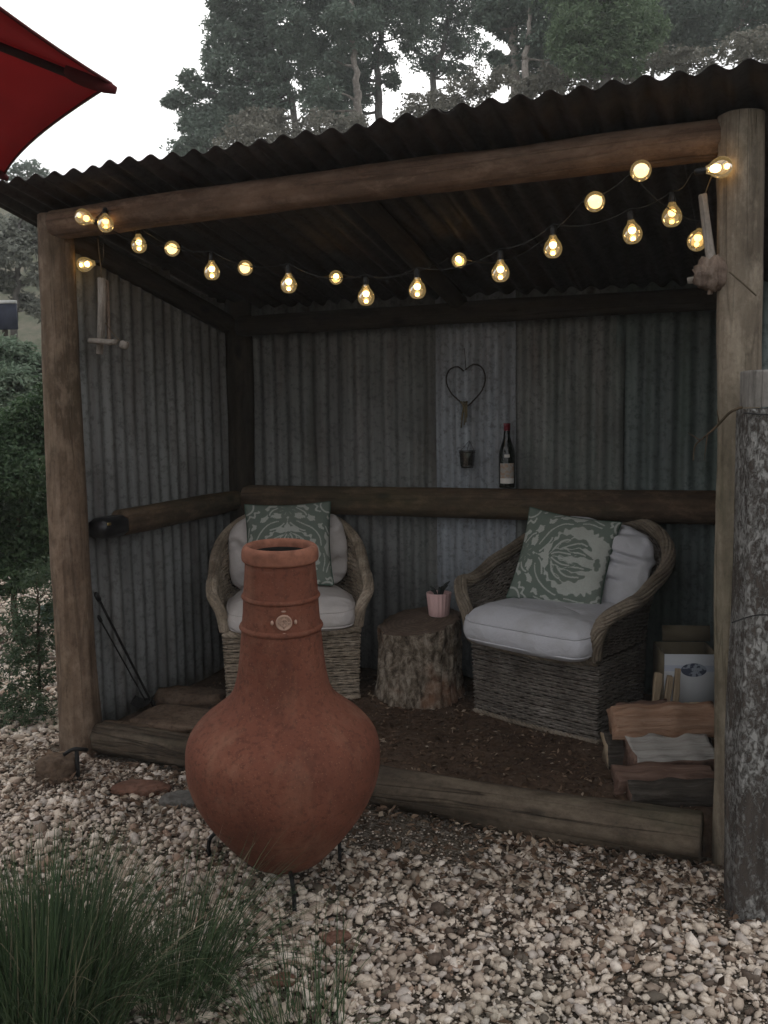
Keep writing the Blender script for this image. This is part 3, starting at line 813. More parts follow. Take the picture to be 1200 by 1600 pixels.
def super_cushion(a, b, c, e1=0.62, e2=0.32, n=48, m=28, wr=0.006, seed=0, sag=0.0):
    eta = np.linspace(-math.pi / 2, math.pi / 2, m); om = np.linspace(-math.pi, math.pi, n, endpoint=False)
    E_, O = np.meshgrid(eta, om, indexing='ij')
    pw = lambda x, e: np.sign(x) * np.abs(x) ** e
    X = a * pw(np.cos(E_), e1) * pw(np.cos(O), e2); Y = b * pw(np.cos(E_), e1) * pw(np.sin(O), e2); Z = c * pw(np.sin(E_), 0.85)
    P = np.stack([X, Y, Z], -1).reshape(-1, 3)
    P[:, 2] += -sag * np.exp(-((P[:, 0] / a) ** 2 + (P[:, 1] / b) ** 2) * 1.5) * (P[:, 2] > 0)
    P += fbm(P, 9, 3, seed)[:, None] * wr * unit(V3(0.5, 0.4, 0.75))
    P[:, 2] -= 1.6 * wr * np.exp(-(fbm(P * np.array([2.2, 5.0, 2.0]), 1.6, 2, seed + 17) / 0.09) ** 2)
    P[:, 2] += fbm(P * np.array([3, 14, 3]), 1.0, 2, seed + 3) * wr * 0.8
    i = np.repeat(np.arange(m - 1), n); j = np.tile(np.arange(n), m - 1); j2 = (j + 1) % n
    Q = np.stack([i * n + j, i * n + j2, (i + 1) * n + j2, (i + 1) * n + j], 1)
    return P, Q

def damask(u, v):
    """1 = green figure, 0 = pale ground; u, v in -1..1, figure mirrored about v = 0"""
    def leaf(o, x, y, pts, w0, lob, lobd=0.38, vein=True):
        """curved acanthus leaf along a polyline: lobed outline, pale midrib"""
        P = np.array(pts, float); t = np.linspace(0, 1, 40)
        q = (1 - t)[:, None] ** 2 * P[0] + 2 * (t * (1 - t))[:, None] * P[1] + t[:, None] ** 2 * P[2]
        d2 = (x[..., None] - q[:, 0]) ** 2 + (y[..., None] - q[:, 1]) ** 2
        k = d2.argmin(-1); d = np.sqrt(d2.min(-1)); f = t[k]
        w = w0 * (np.sin(np.clip(f * 0.93 + 0.05, 0, 1) * math.pi) ** 0.7) * (1 - lobd * np.abs(np.sin(f * math.pi * lob)) ** 2)
        o |= d < w
        if vein: o &= ~((d < 0.016) & (f > 0.10) & (f < 0.85))
        return o
    def motif(x, y, s):
        x = x / s; y = np.abs(y) / s
        r = np.hypot(x, y); th = np.arctan2(y, x); o = np.zeros_like(x, bool)
        for pts, w, lob in ((((-0.66, 0.06), (-0.50, 0.80), (0.10, 0.74)), 0.20, 5), (((-0.02, 0.76), (0.66, 0.90), (0.80, 0.40)), 0.19, 5), (((0.80, 0.50), (0.92, 0.25), (0.80, 0.0)), 0.13, 3),
                            (((-1.0, 0.15), (-0.88, 0.42), (-0.72, 0.40)), 0.10, 3), (((-0.62, 0.03), (-0.42, 0.18), (-0.40, 0.46)), 0.10, 3), (((0.20, 0.98), (0.45, 0.80), (0.86, 0.78)), 0.09, 5), (((-0.25, 0.98), (-0.45, 0.85), (-0.80, 0.80)), 0.09, 5)):
            o = leaf(o, x, y, pts, w, lob)
        # flower head: overlapping ragged leaves opening to the right
        halo = np.hypot((x - 0.06) / 1.1, y) < 0.50 + 0.03 * np.cos(9 * th)
        o &= ~halo
        for pts, w, lob in ((((-0.34, 0.02), (-0.22, 0.52), (0.12, 0.36)), 0.14, 4), (((-0.30, 0.02), (0.05, 0.50), (0.42, 0.26)), 0.13, 4), (((-0.32, 0.0), (0.0, 0.22), (0.50, 0.10)), 0.105, 3), (((-0.36, 0.0), (-0.2, 0.16), (0.16, 0.10)), 0.085, 3)):
            ring = np.zeros_like(o); ring = leaf(ring, x, y, pts, w + 0.022, lob, 0.38, False); o &= ~ring
            o = leaf(o, x, y, pts, w, lob)
        o |= (np.hypot((x - 0.60) / 1.3, y) < 0.06) | (np.hypot(x - 0.60, y - 0.075) < 0.05)
        rp = np.hypot(x + 0.93, y); tp = np.arctan2(y, -(x + 0.93))
        pal = rp < 0.26 * (0.70 + 0.30 * np.abs(np.cos(3.5 * tp)))
        o |= pal; o &= ~((np.abs(np.sin(3.5 * tp)) < 0.10) & (rp > 0.08) & (rp < 0.17))
        return o
    wx = u + 0.012 * np.sin(v * 13); wy = v + 0.012 * np.sin(u * 12)
    m = motif(wx - 0.16, wy, 1.06)
    for cx, cy, R, n in ((-0.92, 0.98, 0.56, 5.5), (-0.92, -0.98, 0.56, 5.5), (1.08, 0.86, 0.42, 4.5), (1.08, -0.86, 0.42, 4.5)):
        rr = np.hypot(wx - cx, wy - cy); tt = np.arctan2(wy - cy, wx - cx)
        m |= rr < R * (0.84 + 0.16 * np.abs(np.cos(n * tt)))
        m &= ~((np.abs(rr - R * 0.62 * (0.9 + 0.1 * np.cos(2 * n * tt))) < 0.028) & (np.sin(tt * 3) > -0.5))
        m &= ~((np.abs(rr - R * 0.36) < 0.02))
    return m.astype(float)

def m_damask():
    t = NT('damask_fabric'); at = t.n('ShaderNodeVertexColor', layer_name='Col').outputs['Color']
    co = t.coord(); w = t.noise(co, 240, 2, 0.6); n = t.noise(co, 7, 4, 0.6)
    col = t.mix(t.ramp(w, [(0.3, 0.3), (0.6, 0.0)]), at, (0.16, 0.18, 0.16))
    col = t.mix(t.ramp(n, [(0.5, 0.0), (0.8, 0.3)]), col, (0.28, 0.27, 0.23))
    return t.pbr(col, 0.95, t.bump(w, 0.2, 0.003), spec=0.1)
M['damask'] = m_damask()
M['piping'] = m_plain('piping_green', (0.07, 0.11, 0.085), 0.9)
def make_pillow(name, label, Mx, w, h, T, seed, rot=0):
    n = 190
    s = np.linspace(-1, 1, n); U, W_ = np.meshgrid(s, s)
    th = T * np.clip((1 - U ** 2) * (1 - W_ ** 2), 0, 1) ** 0.42
    kx = 1 - 0.07 * (1 - W_ ** 2) * np.abs(U) ** 3; ky = 1 - 0.07 * (1 - U ** 2) * np.abs(W_) ** 3
    X = U * w / 2 * kx; Y = W_ * h / 2 * ky
    P = np.stack([X * 9, Y * 9, 0 * X + seed], -1).reshape(-1, 3)
    wr = fbm(P, 1, 3, seed).reshape(X.shape) * 0.010 * np.clip((1 - U ** 2) * (1 - W_ ** 2), 0, 1) ** 0.3
    f = np.stack([X, Y, th + wr], -1).reshape(-1, 3); bk = np.stack([X, Y, -th + wr], -1).reshape(-1, 3)
    pu, pv = (U, W_) if rot == 0 else ((-W_, U) if rot == 1 else (W_, U))
    g = damask(pu.ravel(), pv.ravel())[:, None]
    c = g * np.array([0.155, 0.19, 0.16]) + (1 - g) * np.array([0.46, 0.48, 0.44])
    i = np.repeat(np.arange(n - 1), n - 1); j = np.tile(np.arange(n - 1), n - 1)
    Q = np.stack([i * n + j, i * n + j + 1, (i + 1) * n + j + 1, (i + 1) * n + j], 1)
    V = np.concatenate([f, bk]); Qa = np.concatenate([Q, Q[:, ::-1] + n * n])
    o = link(name, mesh_np(name, V, Qa, colors=np.concatenate([c, c])), M['damask'], None, Mx)
    tag(o, label, 'pillow', 'damask throw pillows on the armchairs')
    e = np.concatenate([np.stack([X[0], Y[0], 0 * X[0]], 1), np.stack([X[:, -1], Y[:, -1], 0 * X[0]], 1), np.stack([X[-1][::-1], Y[-1][::-1], 0 * X[0]], 1), np.stack([X[:, 0][::-1], Y[:, 0][::-1], 0 * X[0]], 1)])
    e = e[::6]
    link('piping', MB().add(*tube(e, 0.004, 6, closed=True)).mesh('piping'), M['piping'], o)
    return o
def chair_frame(pos, rz):
    c, s = math.cos(rz), math.sin(rz)
    return lambda x, y, z: V3(pos[0] + c * x - s * y, pos[1] + s * x + c * y, pos[2] + z)
def dress(pos, rz, fab, lab_seat, lab_back, lab_pil, pil, seed, sz):
    Mr = Matrix.Translation(Vector(pos)) @ Matrix.Rotation(rz, 4, 'Z')
    P, Q = super_cushion(sz[0], sz[1], sz[2], 0.42, 0.27, seed=seed, wr=0.0032, sag=0.010, n=160, m=64)
    P[:, 2] -= 0.02 * np.clip((-P[:, 1] - 0.2) / 0.1, 0, 1); P[:, 0] *= 1 - 0.38 * np.clip(P[:, 1] / 0.3, 0, 1) ** 1.5
    o = link('seat_cushion', mesh_np('seat_cushion', P, Q), fab, None, Mr @ Matrix.Translation((0, sz[3], 0.36 + sz[2] - 0.026)))
    tag(o, lab_seat, 'cushion', 'pale seat cushions on the armchairs')
    k = 80; oz = np.linspace(-math.pi, math.pi, k, endpoint=False); pw = lambda x, e: np.sign(x) * np.abs(x) ** e
    for zf in (0.42, -0.42):
        f_ = (1 - abs(zf) ** (2 / 0.85)) ** 0.5; f_ = f_ ** 0.42
        ring = np.stack([sz[0] * f_ * pw(np.cos(oz), 0.27), sz[1] * f_ * pw(np.sin(oz), 0.27), np.full(k, sz[2] * zf)], 1)
        ring[:, 2] -= 0.02 * np.clip((-ring[:, 1] - 0.2) / 0.1, 0, 1); ring[:, 0] *= 1 - 0.38 * np.clip(ring[:, 1] / 0.3, 0, 1) ** 1.5
        link('piping', MB().add(*tube(ring, 0.0042, 6, closed=True)).mesh('piping'), fab, o)
    P, Q = super_cushion(0.265 if pil[3] else 0.295, 0.20, 0.07, 0.7, 0.5, seed=seed + 5, wr=0.016, n=160, m=64)
    o = link('back_cushion', mesh_np('back_cushion', P, Q), fab, None, Mr @ Matrix.Translation((pil[3], 0.155, 0.645)) @ Matrix.Rotation(math.radians(76), 4, 'X') @ Matrix.Rotation(pil[4], 4, 'Z'))
    tag(o, lab_back, 'cushion', 'pale back cushions on the armchairs')
    make_pillow('throw_pillow', lab_pil, Mr @ Matrix.Translation(pil[0]) @ Matrix.Rotation(pil[2], 4, 'Z') @ Matrix.Rotation(math.radians(68), 4, 'X') @ Matrix.Rotation(pil[1], 4, 'Z'), 0.43, 0.43, 0.055, seed, pil[5])

# viewer's right chair, turned towards the chiminea
cFL = at_z(735, 1110, FLOOR); cFR = at_z(940, 1165, FLOOR)
cx_ = unit(cFR - cFL); cyd = V3(-cx_[1], cx_[0], 0)
c1 = (cFL + cFR) / 2 + cyd * 0.285; c1[2] = FLOOR - 0.006
rz1 = math.atan2(cx_[1], cx_[0])
make_chair(c1, rz1, 'grey-brown wicker armchair beside the firewood, turned towards the log stump', WK['dark'], WK['rim_dark'])
dress(c1, rz1, fabric['seat'], 'thick pale grey seat cushion on the armchair beside the firewood', 'crumpled off-white back cushion on the armchair beside the firewood',
      'green and cream damask pillow on the armchair beside the firewood', ((-0.05, 0.03, 0.675), math.radians(-7), math.radians(14), 0.035, -0.12, 0), 4, (0.322, 0.32, 0.092, -0.085))
l0_ = at_z(338, 1100, FLOOR); l1_ = at_z(556, 1097, FLOOR)
c0 = (l0_ + l1_) / 2 + V3(0.0, 0.30, 0); c0[2] = FLOOR - 0.006
rz0 = math.radians(7)
make_chair(c0, rz0, 'straw-coloured wicker armchair partly hidden behind the terracotta chiminea', WK['straw'], WK['straw'], 1.0, 0.045)
dress(c0, rz0, fabric['seat_warm'], 'thick pale seat cushion on the armchair behind the chiminea', 'crumpled white back cushion on the armchair behind the chiminea',
      'green and cream damask pillow on the armchair behind the chiminea', ((0.0, 0.05, 0.70), math.radians(1), math.radians(-4), 0.0, 0.05, 1), 9, (0.305, 0.305, 0.085, -0.06))

# ------------------------------------------------------------------ log stump, pot, bottle, wall hangings
def make_stump():
    n, k = 60, 150
    base = at_z(655, 1108, FLOOR); c = V3(base[0] + 0.012, base[1] + 0.20, FLOOR - 0.01)
    H = 0.37; z = np.linspace(0, H, n); th = np.arange(k) * 2 * math.pi / k
    Z, T = np.meshgrid(z, th, indexing='ij')
    P = np.stack([np.cos(T) * 2.4, np.sin(T) * 2.4, Z * 2.6], -1).reshape(-1, 3)
    R = 0.19 * (1 + 0.06 * fbm(P, 0.8, 2, 2) + 0.075 * fbm(P * np.array([4, 4, 2.2]), 1, 5, 8)).reshape(Z.shape)
    R *= 1 + 0.08 * np.clip(0.12 - Z, 0, 1) / 0.12
    tilt = 0.035 * np.cos(T - 0.6)
    V = np.stack([R * np.cos(T), R * np.sin(T), Z + tilt * (Z / H)], -1).reshape(-1, 3)
    i = np.repeat(np.arange(n - 1), k); j = np.tile(np.arange(k), n - 1); j2 = (j + 1) % k
    Q = np.stack([i * k + j, i * k + j2, (i + 1) * k + j2, (i + 1) * k + j], 1)
    t = NT('bark'); co = t.coord()
    a = t.noise(t.map(co, (1, 1, 0.7)), 26, 6, 0.75, 0.4); b_ = t.noise(co, 4, 3, 0.6); f = t.noise(co, 60, 4, 0.7)
    col = t.ramp(a, [(0.36, (0.045, 0.034, 0.026)), (0.48, (0.17, 0.135, 0.10)), (0.58, (0.34, 0.285, 0.225)), (0.72, (0.50, 0.44, 0.36))])
    col = t.mix(t.ramp(b_, [(0.52, 0.0), (0.66, 0.7)]), col, (0.27, 0.13, 0.075))
    mb = t.pbr(col, 0.95, t.bump(t.math('ADD', a, t.math('MULTIPLY', f, 0.4)), 0.9, 0.02), spec=0.1)
    t = NT('stump_top'); co = t.coord()
    rg = t.n('ShaderNodeTexWave', wave_type='RINGS', rings_direction='Z'); t.set(rg.inputs['Vector'], co); rg.inputs['Scale'].default_value = 14; rg.inputs['Distortion'].default_value = 3; rg.inputs['Detail'].default_value = 3
    n1 = t.noise(co, 20, 5, 0.7)
    col = t.ramp(rg.outputs['Fac'], [(0.2, (0.125, 0.092, 0.07)), (0.8, (0.16, 0.12, 0.092))]); col = t.mix(t.ramp(n1, [(0.35, 0.7), (0.6, 0.0)]), col, (0.075, 0.052, 0.04))
    mt = t.pbr(col, 0.95, t.bump(n1, 0.5, 0.006), spec=0.1)
    root = empty('log_stump', c); tag(root, 'rough-barked log stump used as a side table between the armchairs', 'stump')
    link('bark', MB().add(V, Q).mesh('bark'), mb, root)
    top = V.reshape(n, k, 3)[-1]; rings = [top * np.array([s, s, 1]) + V3(0, 0, 0.004 * (1 - s)) for s in (1.0, 0.97, 0.7, 0.4, 0.1)]
    rings = [np.c_[r[:, :2], H + (r[:, 2] - H) * s + (0.003 if s < 1 else 0)] for r, s in zip(rings, (1.0, 0.97, 0.7, 0.4, 0.1))]
    Vt = np.concatenate(rings); i = np.repeat(np.arange(4), k); j = np.tile(np.arange(k), 4); j2 = (j + 1) % k
    Qt = np.stack([i * k + j, i * k + j2, (i + 1) * k + j2, (i + 1) * k + j], 1)
    link('cut_top', MB().add(Vt, Qt, [(4 * k, 4 * k + q, 4 * k + q + 1) for q in range(1, k - 1)]).mesh('cut_top'), mt, root)
    return c, H
SC_, SH_ = make_stump()
def make_pot():
    p = at_z(686, 966, FLOOR - 0.01 + SH_ + 0.006); p = V3(p[0], max(p[1], SC_[1] - 0.10), FLOOR - 0.01 + SH_ + 0.018)
    k = 72; th = np.arange(k) * 2 * math.pi / k; fl = 1 + 0.07 * np.abs(np.cos(th * 9)) - 0.05
    prof = [(0.040, 0.0), (0.047, 0.004), (0.052, 0.05), (0.058, 0.105), (0.059, 0.112), (0.053, 0.112), (0.050, 0.09), (0.048, 0.085)]
    V = np.concatenate([np.stack([r * np.cos(th) * (fl if i < 5 else 1), r * np.sin(th) * (fl if i < 5 else 1), np.full(k, z)], 1) for i, (r, z) in enumerate(prof)])
    n = len(prof); i = np.repeat(np.arange(n - 1), k); j = np.tile(np.arange(k), n - 1); j2 = (j + 1) % k
    Q = np.stack([i * k + j, i * k + j2, (i + 1) * k + j2, (i + 1) * k + j], 1)
    root = empty('plant_pot', p); tag(root, 'small pink fluted pot with dark succulent on the log stump', 'plant pot')
    link('pot', MB().add(V, Q).mesh('pot'), m_plain('pink_glaze', (0.72, 0.48, 0.46), 0.5, var=0.08, spec=0.4), root)
    link('potting_soil', MB().add(*lathe([(0.05, 0.086), (0.03, 0.092), (0.002, 0.094)], 24, False, True)).mesh('potting_soil'), M['soil'], root)
    lf = m_plain('succulent_leaf', (0.03, 0.035, 0.032), 0.6)
    for a, h, o in ((0.2, 0.075, 0.055), (1.4, 0.045, 0.03), (2.6, 0.05, 0.05), (3.6, 0.04, 0.045), (5.2, 0.06, 0.035), (0.7, 0.05, 0.06)):
        c, s = math.cos(a), math.sin(a)
        P = spline([V3(c * 0.01, s * 0.01, 0.088), V3(c * o * 0.5, s * o * 0.5, 0.088 + h * 0.7), V3(c * o, s * o, 0.088 + h)], 8)
        link('leaf', MB().add(*tube(P, [0.004, 0.007, 0.0075, 0.0075, 0.007, 0.006, 0.004, 0.0015], 7)).mesh('leaf'), lf, root)
make_pot()

def rail_point(px, off=0.0):
    """top of the back rail at photograph column px"""
    u = back_u(px); p = BL + BD * u - DDIR * (0.075 + off); return V3(p[0], p[1], RT)
def make_bottle():
    p = rail_point(799); root = empty('wine_bottle', p); tag(root, 'dark wine bottle with pale label standing on the wooden rail', 'bottle')
    t = NT('bottle_glass'); g = t.pbr((0.008, 0.011, 0.009), 0.12, spec=0.5)
    pr = [(0.034, 0), (0.038, 0.004), (0.0385, 0.02), (0.0385, 0.155), (0.036, 0.175), (0.029, 0.2), (0.020, 0.225), (0.0155, 0.245), (0.0145, 0.27), (0.0145, 0.292), (0.016, 0.294), (0.016, 0.304), (0.013, 0.306)]
    link('glass', MB().add(*lathe(pr, 40)).mesh('glass'), g, root)
    pr = [(0.0152, 0.272), (0.0155, 0.293), (0.0168, 0.295), (0.0168, 0.3065), (0.002, 0.3075)]
    link('capsule', MB().add(*lathe(pr, 32, False, True)).mesh('capsule'), m_plain('capsule_red', (0.13, 0.02, 0.03), 0.4), root)
    face = math.atan2(-p[1], -p[0])
    def wrap(name, z0, z1, half, r, mat, k=18):
        a = np.linspace(face - half, face + half, k)
        V = np.concatenate([np.stack([r * np.cos(a), r * np.sin(a), np.full(k, z)], 1) for z in (z0, z1)]); i = np.arange(k - 1)
        o = link(name, MB().add(V, np.stack([i, i + 1, k + i + 1, k + i], 1)).mesh(name), mat, root); return o
    t = NT('label_print'); co = t.coord(); n = t.noise(co, 55, 3, 0.6)
    sx = t.n('ShaderNodeSeparateXYZ'); t.set(sx.inputs[0], co); z = sx.outputs['Z']
    band = t.ramp(z, [(0.045, 0.0), (0.0455, 1.0)], 'CONSTANT')
    mid = t.mix(t.ramp(n, [(0.48, 0.0), (0.56, 0.8)]), (0.34, 0.32, 0.29), (0.34, 0.22, 0.15))
    col = t.mix(band, (0.62, 0.6, 0.57), mid)
    wrap('front_label', 0.022, 0.118, 0.95, 0.0389, t.pbr(col, 0.7))
    wrap('neck_emblem', 0.146, 0.160, 0.34, 0.0386, m_plain('emblem_paper', (0.55, 0.53, 0.5), 0.6))
make_bottle()

def back_wall_point(px, py, off):
    u = back_u(px); p = BL + BD * u - DDIR * off
    return at_y(px, py, p[1])
M['wire'] = m_plain('dark_wire', (0.035, 0.028, 0.022), 0.7, metal=0.3)
M['vine'] = m_plain('dry_vine', (0.045, 0.035, 0.027), 0.9)
def make_heart():
    c = back_wall_point(727, 600, 0.06); s = px_size(c)
    root = empty('wire_heart', c); tag(root, 'twisted wire heart hanging on the corrugated back wall', 'wall ornament')
    out = [(0, -22), (14, -30), (27, -24), (32, -8), (27, 10), (14, 25), (2, 34), (-10, 26), (-24, 12), (-31, -6), (-26, -22), (-13, -27), (-2, -20)]
    P = np.array([BD * x * s + V3(0, 0, -y * s) for x, y in out]); P = spline(P, 80)
    link('hoop', braid(P, 0.0021, 3, 0.06, 0.0018, 5).mesh('hoop'), M['wire'], root)
    b = MB(); b.add(*tube(spline([BD * 1 * s + V3(0, 0, 22 * s), BD * 0 * s + V3(0, 0, 40 * s), BD * -1 * s + V3(0, 0, 55 * s)], 8), 0.0015, 5))
    link('hanging_wire', b.mesh('hanging_wire'), M['wire'], root)
    b = MB()
    for q in range(7):
        a = random.uniform(-1, 1); b.add(*tube(spline([BD * (a * 9) * s + V3(0, 0, -27 * s), BD * (a * 5 + 2) * s + V3(0, 0, -36 * s) - DDIR * 0.01, BD * (a * 8) * s + V3(0, 0, -(44 + 4 * q) * s)], 7), 0.003, 5))
    link('twig_tuft', b.mesh('twig_tuft'), m_plain('pale_twig', (0.16, 0.135, 0.08), 0.9), root)
make_heart()
def m_glass(name, tint=(0.9, 0.95, 0.92), rough=0.05, opac=0.1, glow=0.0):
    t = NT(name)
    lw = t.n('ShaderNodeLayerWeight'); lw.inputs['Blend'].default_value = 0.35
    tr = t.n('ShaderNodeBsdfTransparent'); tr.inputs['Color'].default_value = (*tint, 1)
    gl = t.n('ShaderNodeBsdfGlossy'); gl.inputs['Roughness'].default_value = rough
    mx = t.n('ShaderNodeMixShader'); t.set(mx.inputs[0], t.math('ADD', t.math('MULTIPLY', lw.outputs['Fresnel'], 0.8), opac))
    t.t.links.new(tr.outputs[0], mx.inputs[1]); t.t.links.new(gl.outputs[0], mx.inputs[2])
    if glow:
        e = t.n('ShaderNodeEmission'); e.inputs['Color'].default_value = (1.0, 0.66, 0.24, 1); e.inputs['Strength'].default_value = glow
        ad = t.n('ShaderNodeAddShader'); t.t.links.new(mx.outputs[0], ad.inputs[0]); t.t.links.new(e.outputs[0], ad.inputs[1]); mx = ad
    t.t.links.new(mx.outputs[0], t.out.inputs['Surface'])
    return t.m
M['glass'] = m_glass('clear_glass', (1.0, 0.95, 0.86), 0.06, 0.14, 0.10)
M['smoky'] = m_glass('smoky_glass', (0.72, 0.75, 0.73), 0.15, 0.16)
def make_candle_glass():
    c = back_wall_point(730, 731, 0.085); s = px_size(c)
    root = empty('candle_glass', c); tag(root, 'small smoky glass candle holder hung below the wire heart', 'candle holder')
    pr = [(0.002, 0.0), (9 * s, 0.0), (10.5 * s, 4 * s), (12.5 * s, 26 * s), (13 * s, 27 * s), (11.8 * s, 26 * s), (9.5 * s, 4 * s), (0.002, 3 * s)]
    link('glass', MB().add(*lathe(pr, 36, False, False)).mesh('glass'), M['smoky'], root)
    link('candle', MB().add(*lathe([(7 * s, 3 * s), (7.2 * s, 11 * s), (6 * s, 12 * s), (0.001, 11.5 * s)], 24, True, True)).mesh('candle'), m_plain('old_wax', (0.22, 0.21, 0.19), 0.6), root)
    b = MB(); ring = [V3(12.6 * s * math.cos(a), 12.6 * s * math.sin(a), 24 * s) for a in np.linspace(0, 2 * math.pi, 25)[:-1]]
    b.add(*tube(ring, 0.0014, 5, closed=True)); b.add(*tube([V3(0, 0.03, 24 * s), DDIR * 0.04 + V3(0, 0, 40 * s)], 0.0012, 5))
    for q in (0.2, math.pi - 0.2): b.add(*tube([V3(12.6 * s * math.cos(q), 12.6 * s * math.sin(q), 24 * s), DDIR * 0.035 + V3(0, 0, 42 * s)], 0.0012, 5))
    link('wire_hanger', b.mesh('wire_hanger'), M['wire'], root)
make_candle_glass()

# ------------------------------------------------------------------ strings of bulbs
def front_y(px, py, off):
    """depth of the plane of the front posts, shifted off metres inwards, along the ray through a pixel"""
    d = ray(px, py); n = DDIR; q = PL + DDIR * off
    t = ((q - EYE) @ n) / (d @ n); return EYE + d * t
def m_emit(name, c, s):
    t = NT(name); e = t.n('ShaderNodeEmission'); e.inputs['Color'].default_value = (*c, 1); e.inputs['Strength'].default_value = s
    t.t.links.new(e.outputs[0], t.out.inputs['Surface']); return t.m
M['led'] = m_emit('warm_led', (1.0, 0.60, 0.20), 7.5)
M['led_soft'] = m_emit('warm_led_wide', (1.0, 0.66, 0.26), 2.1)
M['socket'] = m_plain('socket_black', (0.015, 0.015, 0.015), 0.5)
_g = MB().add(*lathe(spline(np.c_[[(0.010, 0.0), (0.014, -0.010), (0.024, -0.024), (0.029, -0.040), (0.026, -0.056), (0.016, -0.067), (0.002, -0.070)], np.zeros(7)], 22)[:, :2], 24, False, False)).mesh('bulb')
_g.materials.append(M['glass'])
_s = MB().add(*lathe([(0.003, 0.030), (0.008, 0.028), (0.0095, 0.018), (0.0100, -0.003), (0.009, -0.005), (0.002, -0.005)], 16, True, True)).mesh('socket'); _s.materials.append(M['socket'])
_e = MB().add(*lathe([(0.001, -0.010), (0.008, -0.014), (0.0115, -0.022), (0.0115, -0.030), (0.008, -0.038), (0.001, -0.041)], 12, False, False)).add(*lathe([(0.001, -0.049), (0.006, -0.051), (0.0075, -0.056), (0.005, -0.062), (0.001, -0.064)], 10, False, False)).mesh('filament'); _e.materials.append(M['led'])
_w = MB().add(*lathe([(0.001, -0.014), (0.012, -0.02), (0.021, -0.034), (0.022, -0.044), (0.016, -0.056), (0.001, -0.061)], 16, False, False)).mesh('filament'); _w.materials.append(M['led_soft'])
_e2 = _e.copy(); _e2.materials.clear(); M['led_dim'] = m_emit('warm_led_dim', (1.0, 0.56, 0.16), 3.4); _e2.materials.append(M['led_dim'])
def make_string(label, bulbs, ends):
    """bulbs: (px, py, off, hang direction, wide)"""
    P = [front_y(*ends[0])]
    infos = []
    for (x, y, off, dr, wide) in bulbs:
        c = front_y(x, y, off); dr = unit(np.asarray(dr, float)); top = c - dr * 0.037; infos.append((top, dr, wide)); P.append(top - dr * 0.036)
    P.append(front_y(*ends[1]))
    root = empty('string_lights', P[0]); tag(root, label, 'string lights', 'strings of bulbs under the roof')
    base = np.array(P[0])
    pts = []
    for a, b in zip(P[:-1], P[1:]):
        t = np.linspace(0, 1, 9)[:-1]; seg = a + (b - a) * t[:, None]; seg[:, 2] -= np.linalg.norm(b - a) * 0.10 * 4 * t * (1 - t); pts.append(seg)
    pts.append(np.array([P[-1]])); pts = np.concatenate(pts) - base
    link('cord', MB().add(*tube(pts, 0.0018, 6)).mesh('cord'), M['socket'], root)
    for top, dr, wide in infos:
        Mx = along(top - base, top - base - dr) @ Matrix.Scale(1.03, 4)
        g = link('bulb', _g, None, root, Mx)
        link('socket', _s, None, g); link('filament', _w if wide else random.choice((_e, _e, _e2)), None, g)
dn = (0, 0, -1)
make_string('string of clear bulbs sagging deepest in the middle, just under the beam',
            [(165, 348, -0.10, (0.15, -0.5, -1), 0), (217, 381, 0.06, (0.05, -0.1, -1), 0), (331, 423, 0.08, dn, 0), (451, 443, 0.10, dn, 0), (572, 462, 0.10, dn, 0), (652, 451, 0.10, dn, 0), (782, 424, 0.08, dn, 0),
             (864, 386, 0.08, dn, 0), (988, 363, 0.06, (0.1, -0.1, -1), 0), (1050, 336, 0.05, dn, 0), (1124, 262, -0.10, (0.9, -0.2, 0.1), 0)], ((150, 340, -0.075), (1135, 250, -0.085)))
make_string('string of clear bulbs looping back under the roof, its end bulbs on the beam front',
            [(134, 413, 0.06, (-0.8, -0.5, -0.2), 0), (132, 340, -0.11, (-0.8, -0.4, 0.3), 0), (270, 388, 0.10, (-0.2, -1, -0.4), 1), (384, 418, 0.25, (-0.2, -1, -0.4), 1), (525, 433, 0.62, (0, -1, -0.4), 0), (717, 406, 0.62, (0.1, -1, -0.5), 0),
             (928, 315, -0.09, (0.2, -1, -0.3), 1), (1000, 267, -0.12, (0.1, -1, -0.2), 1), (1090, 374, 0.05, (-0.3, -0.5, -0.8), 0)], ((160, 400, 0.05), (1110, 330, 0.0)))

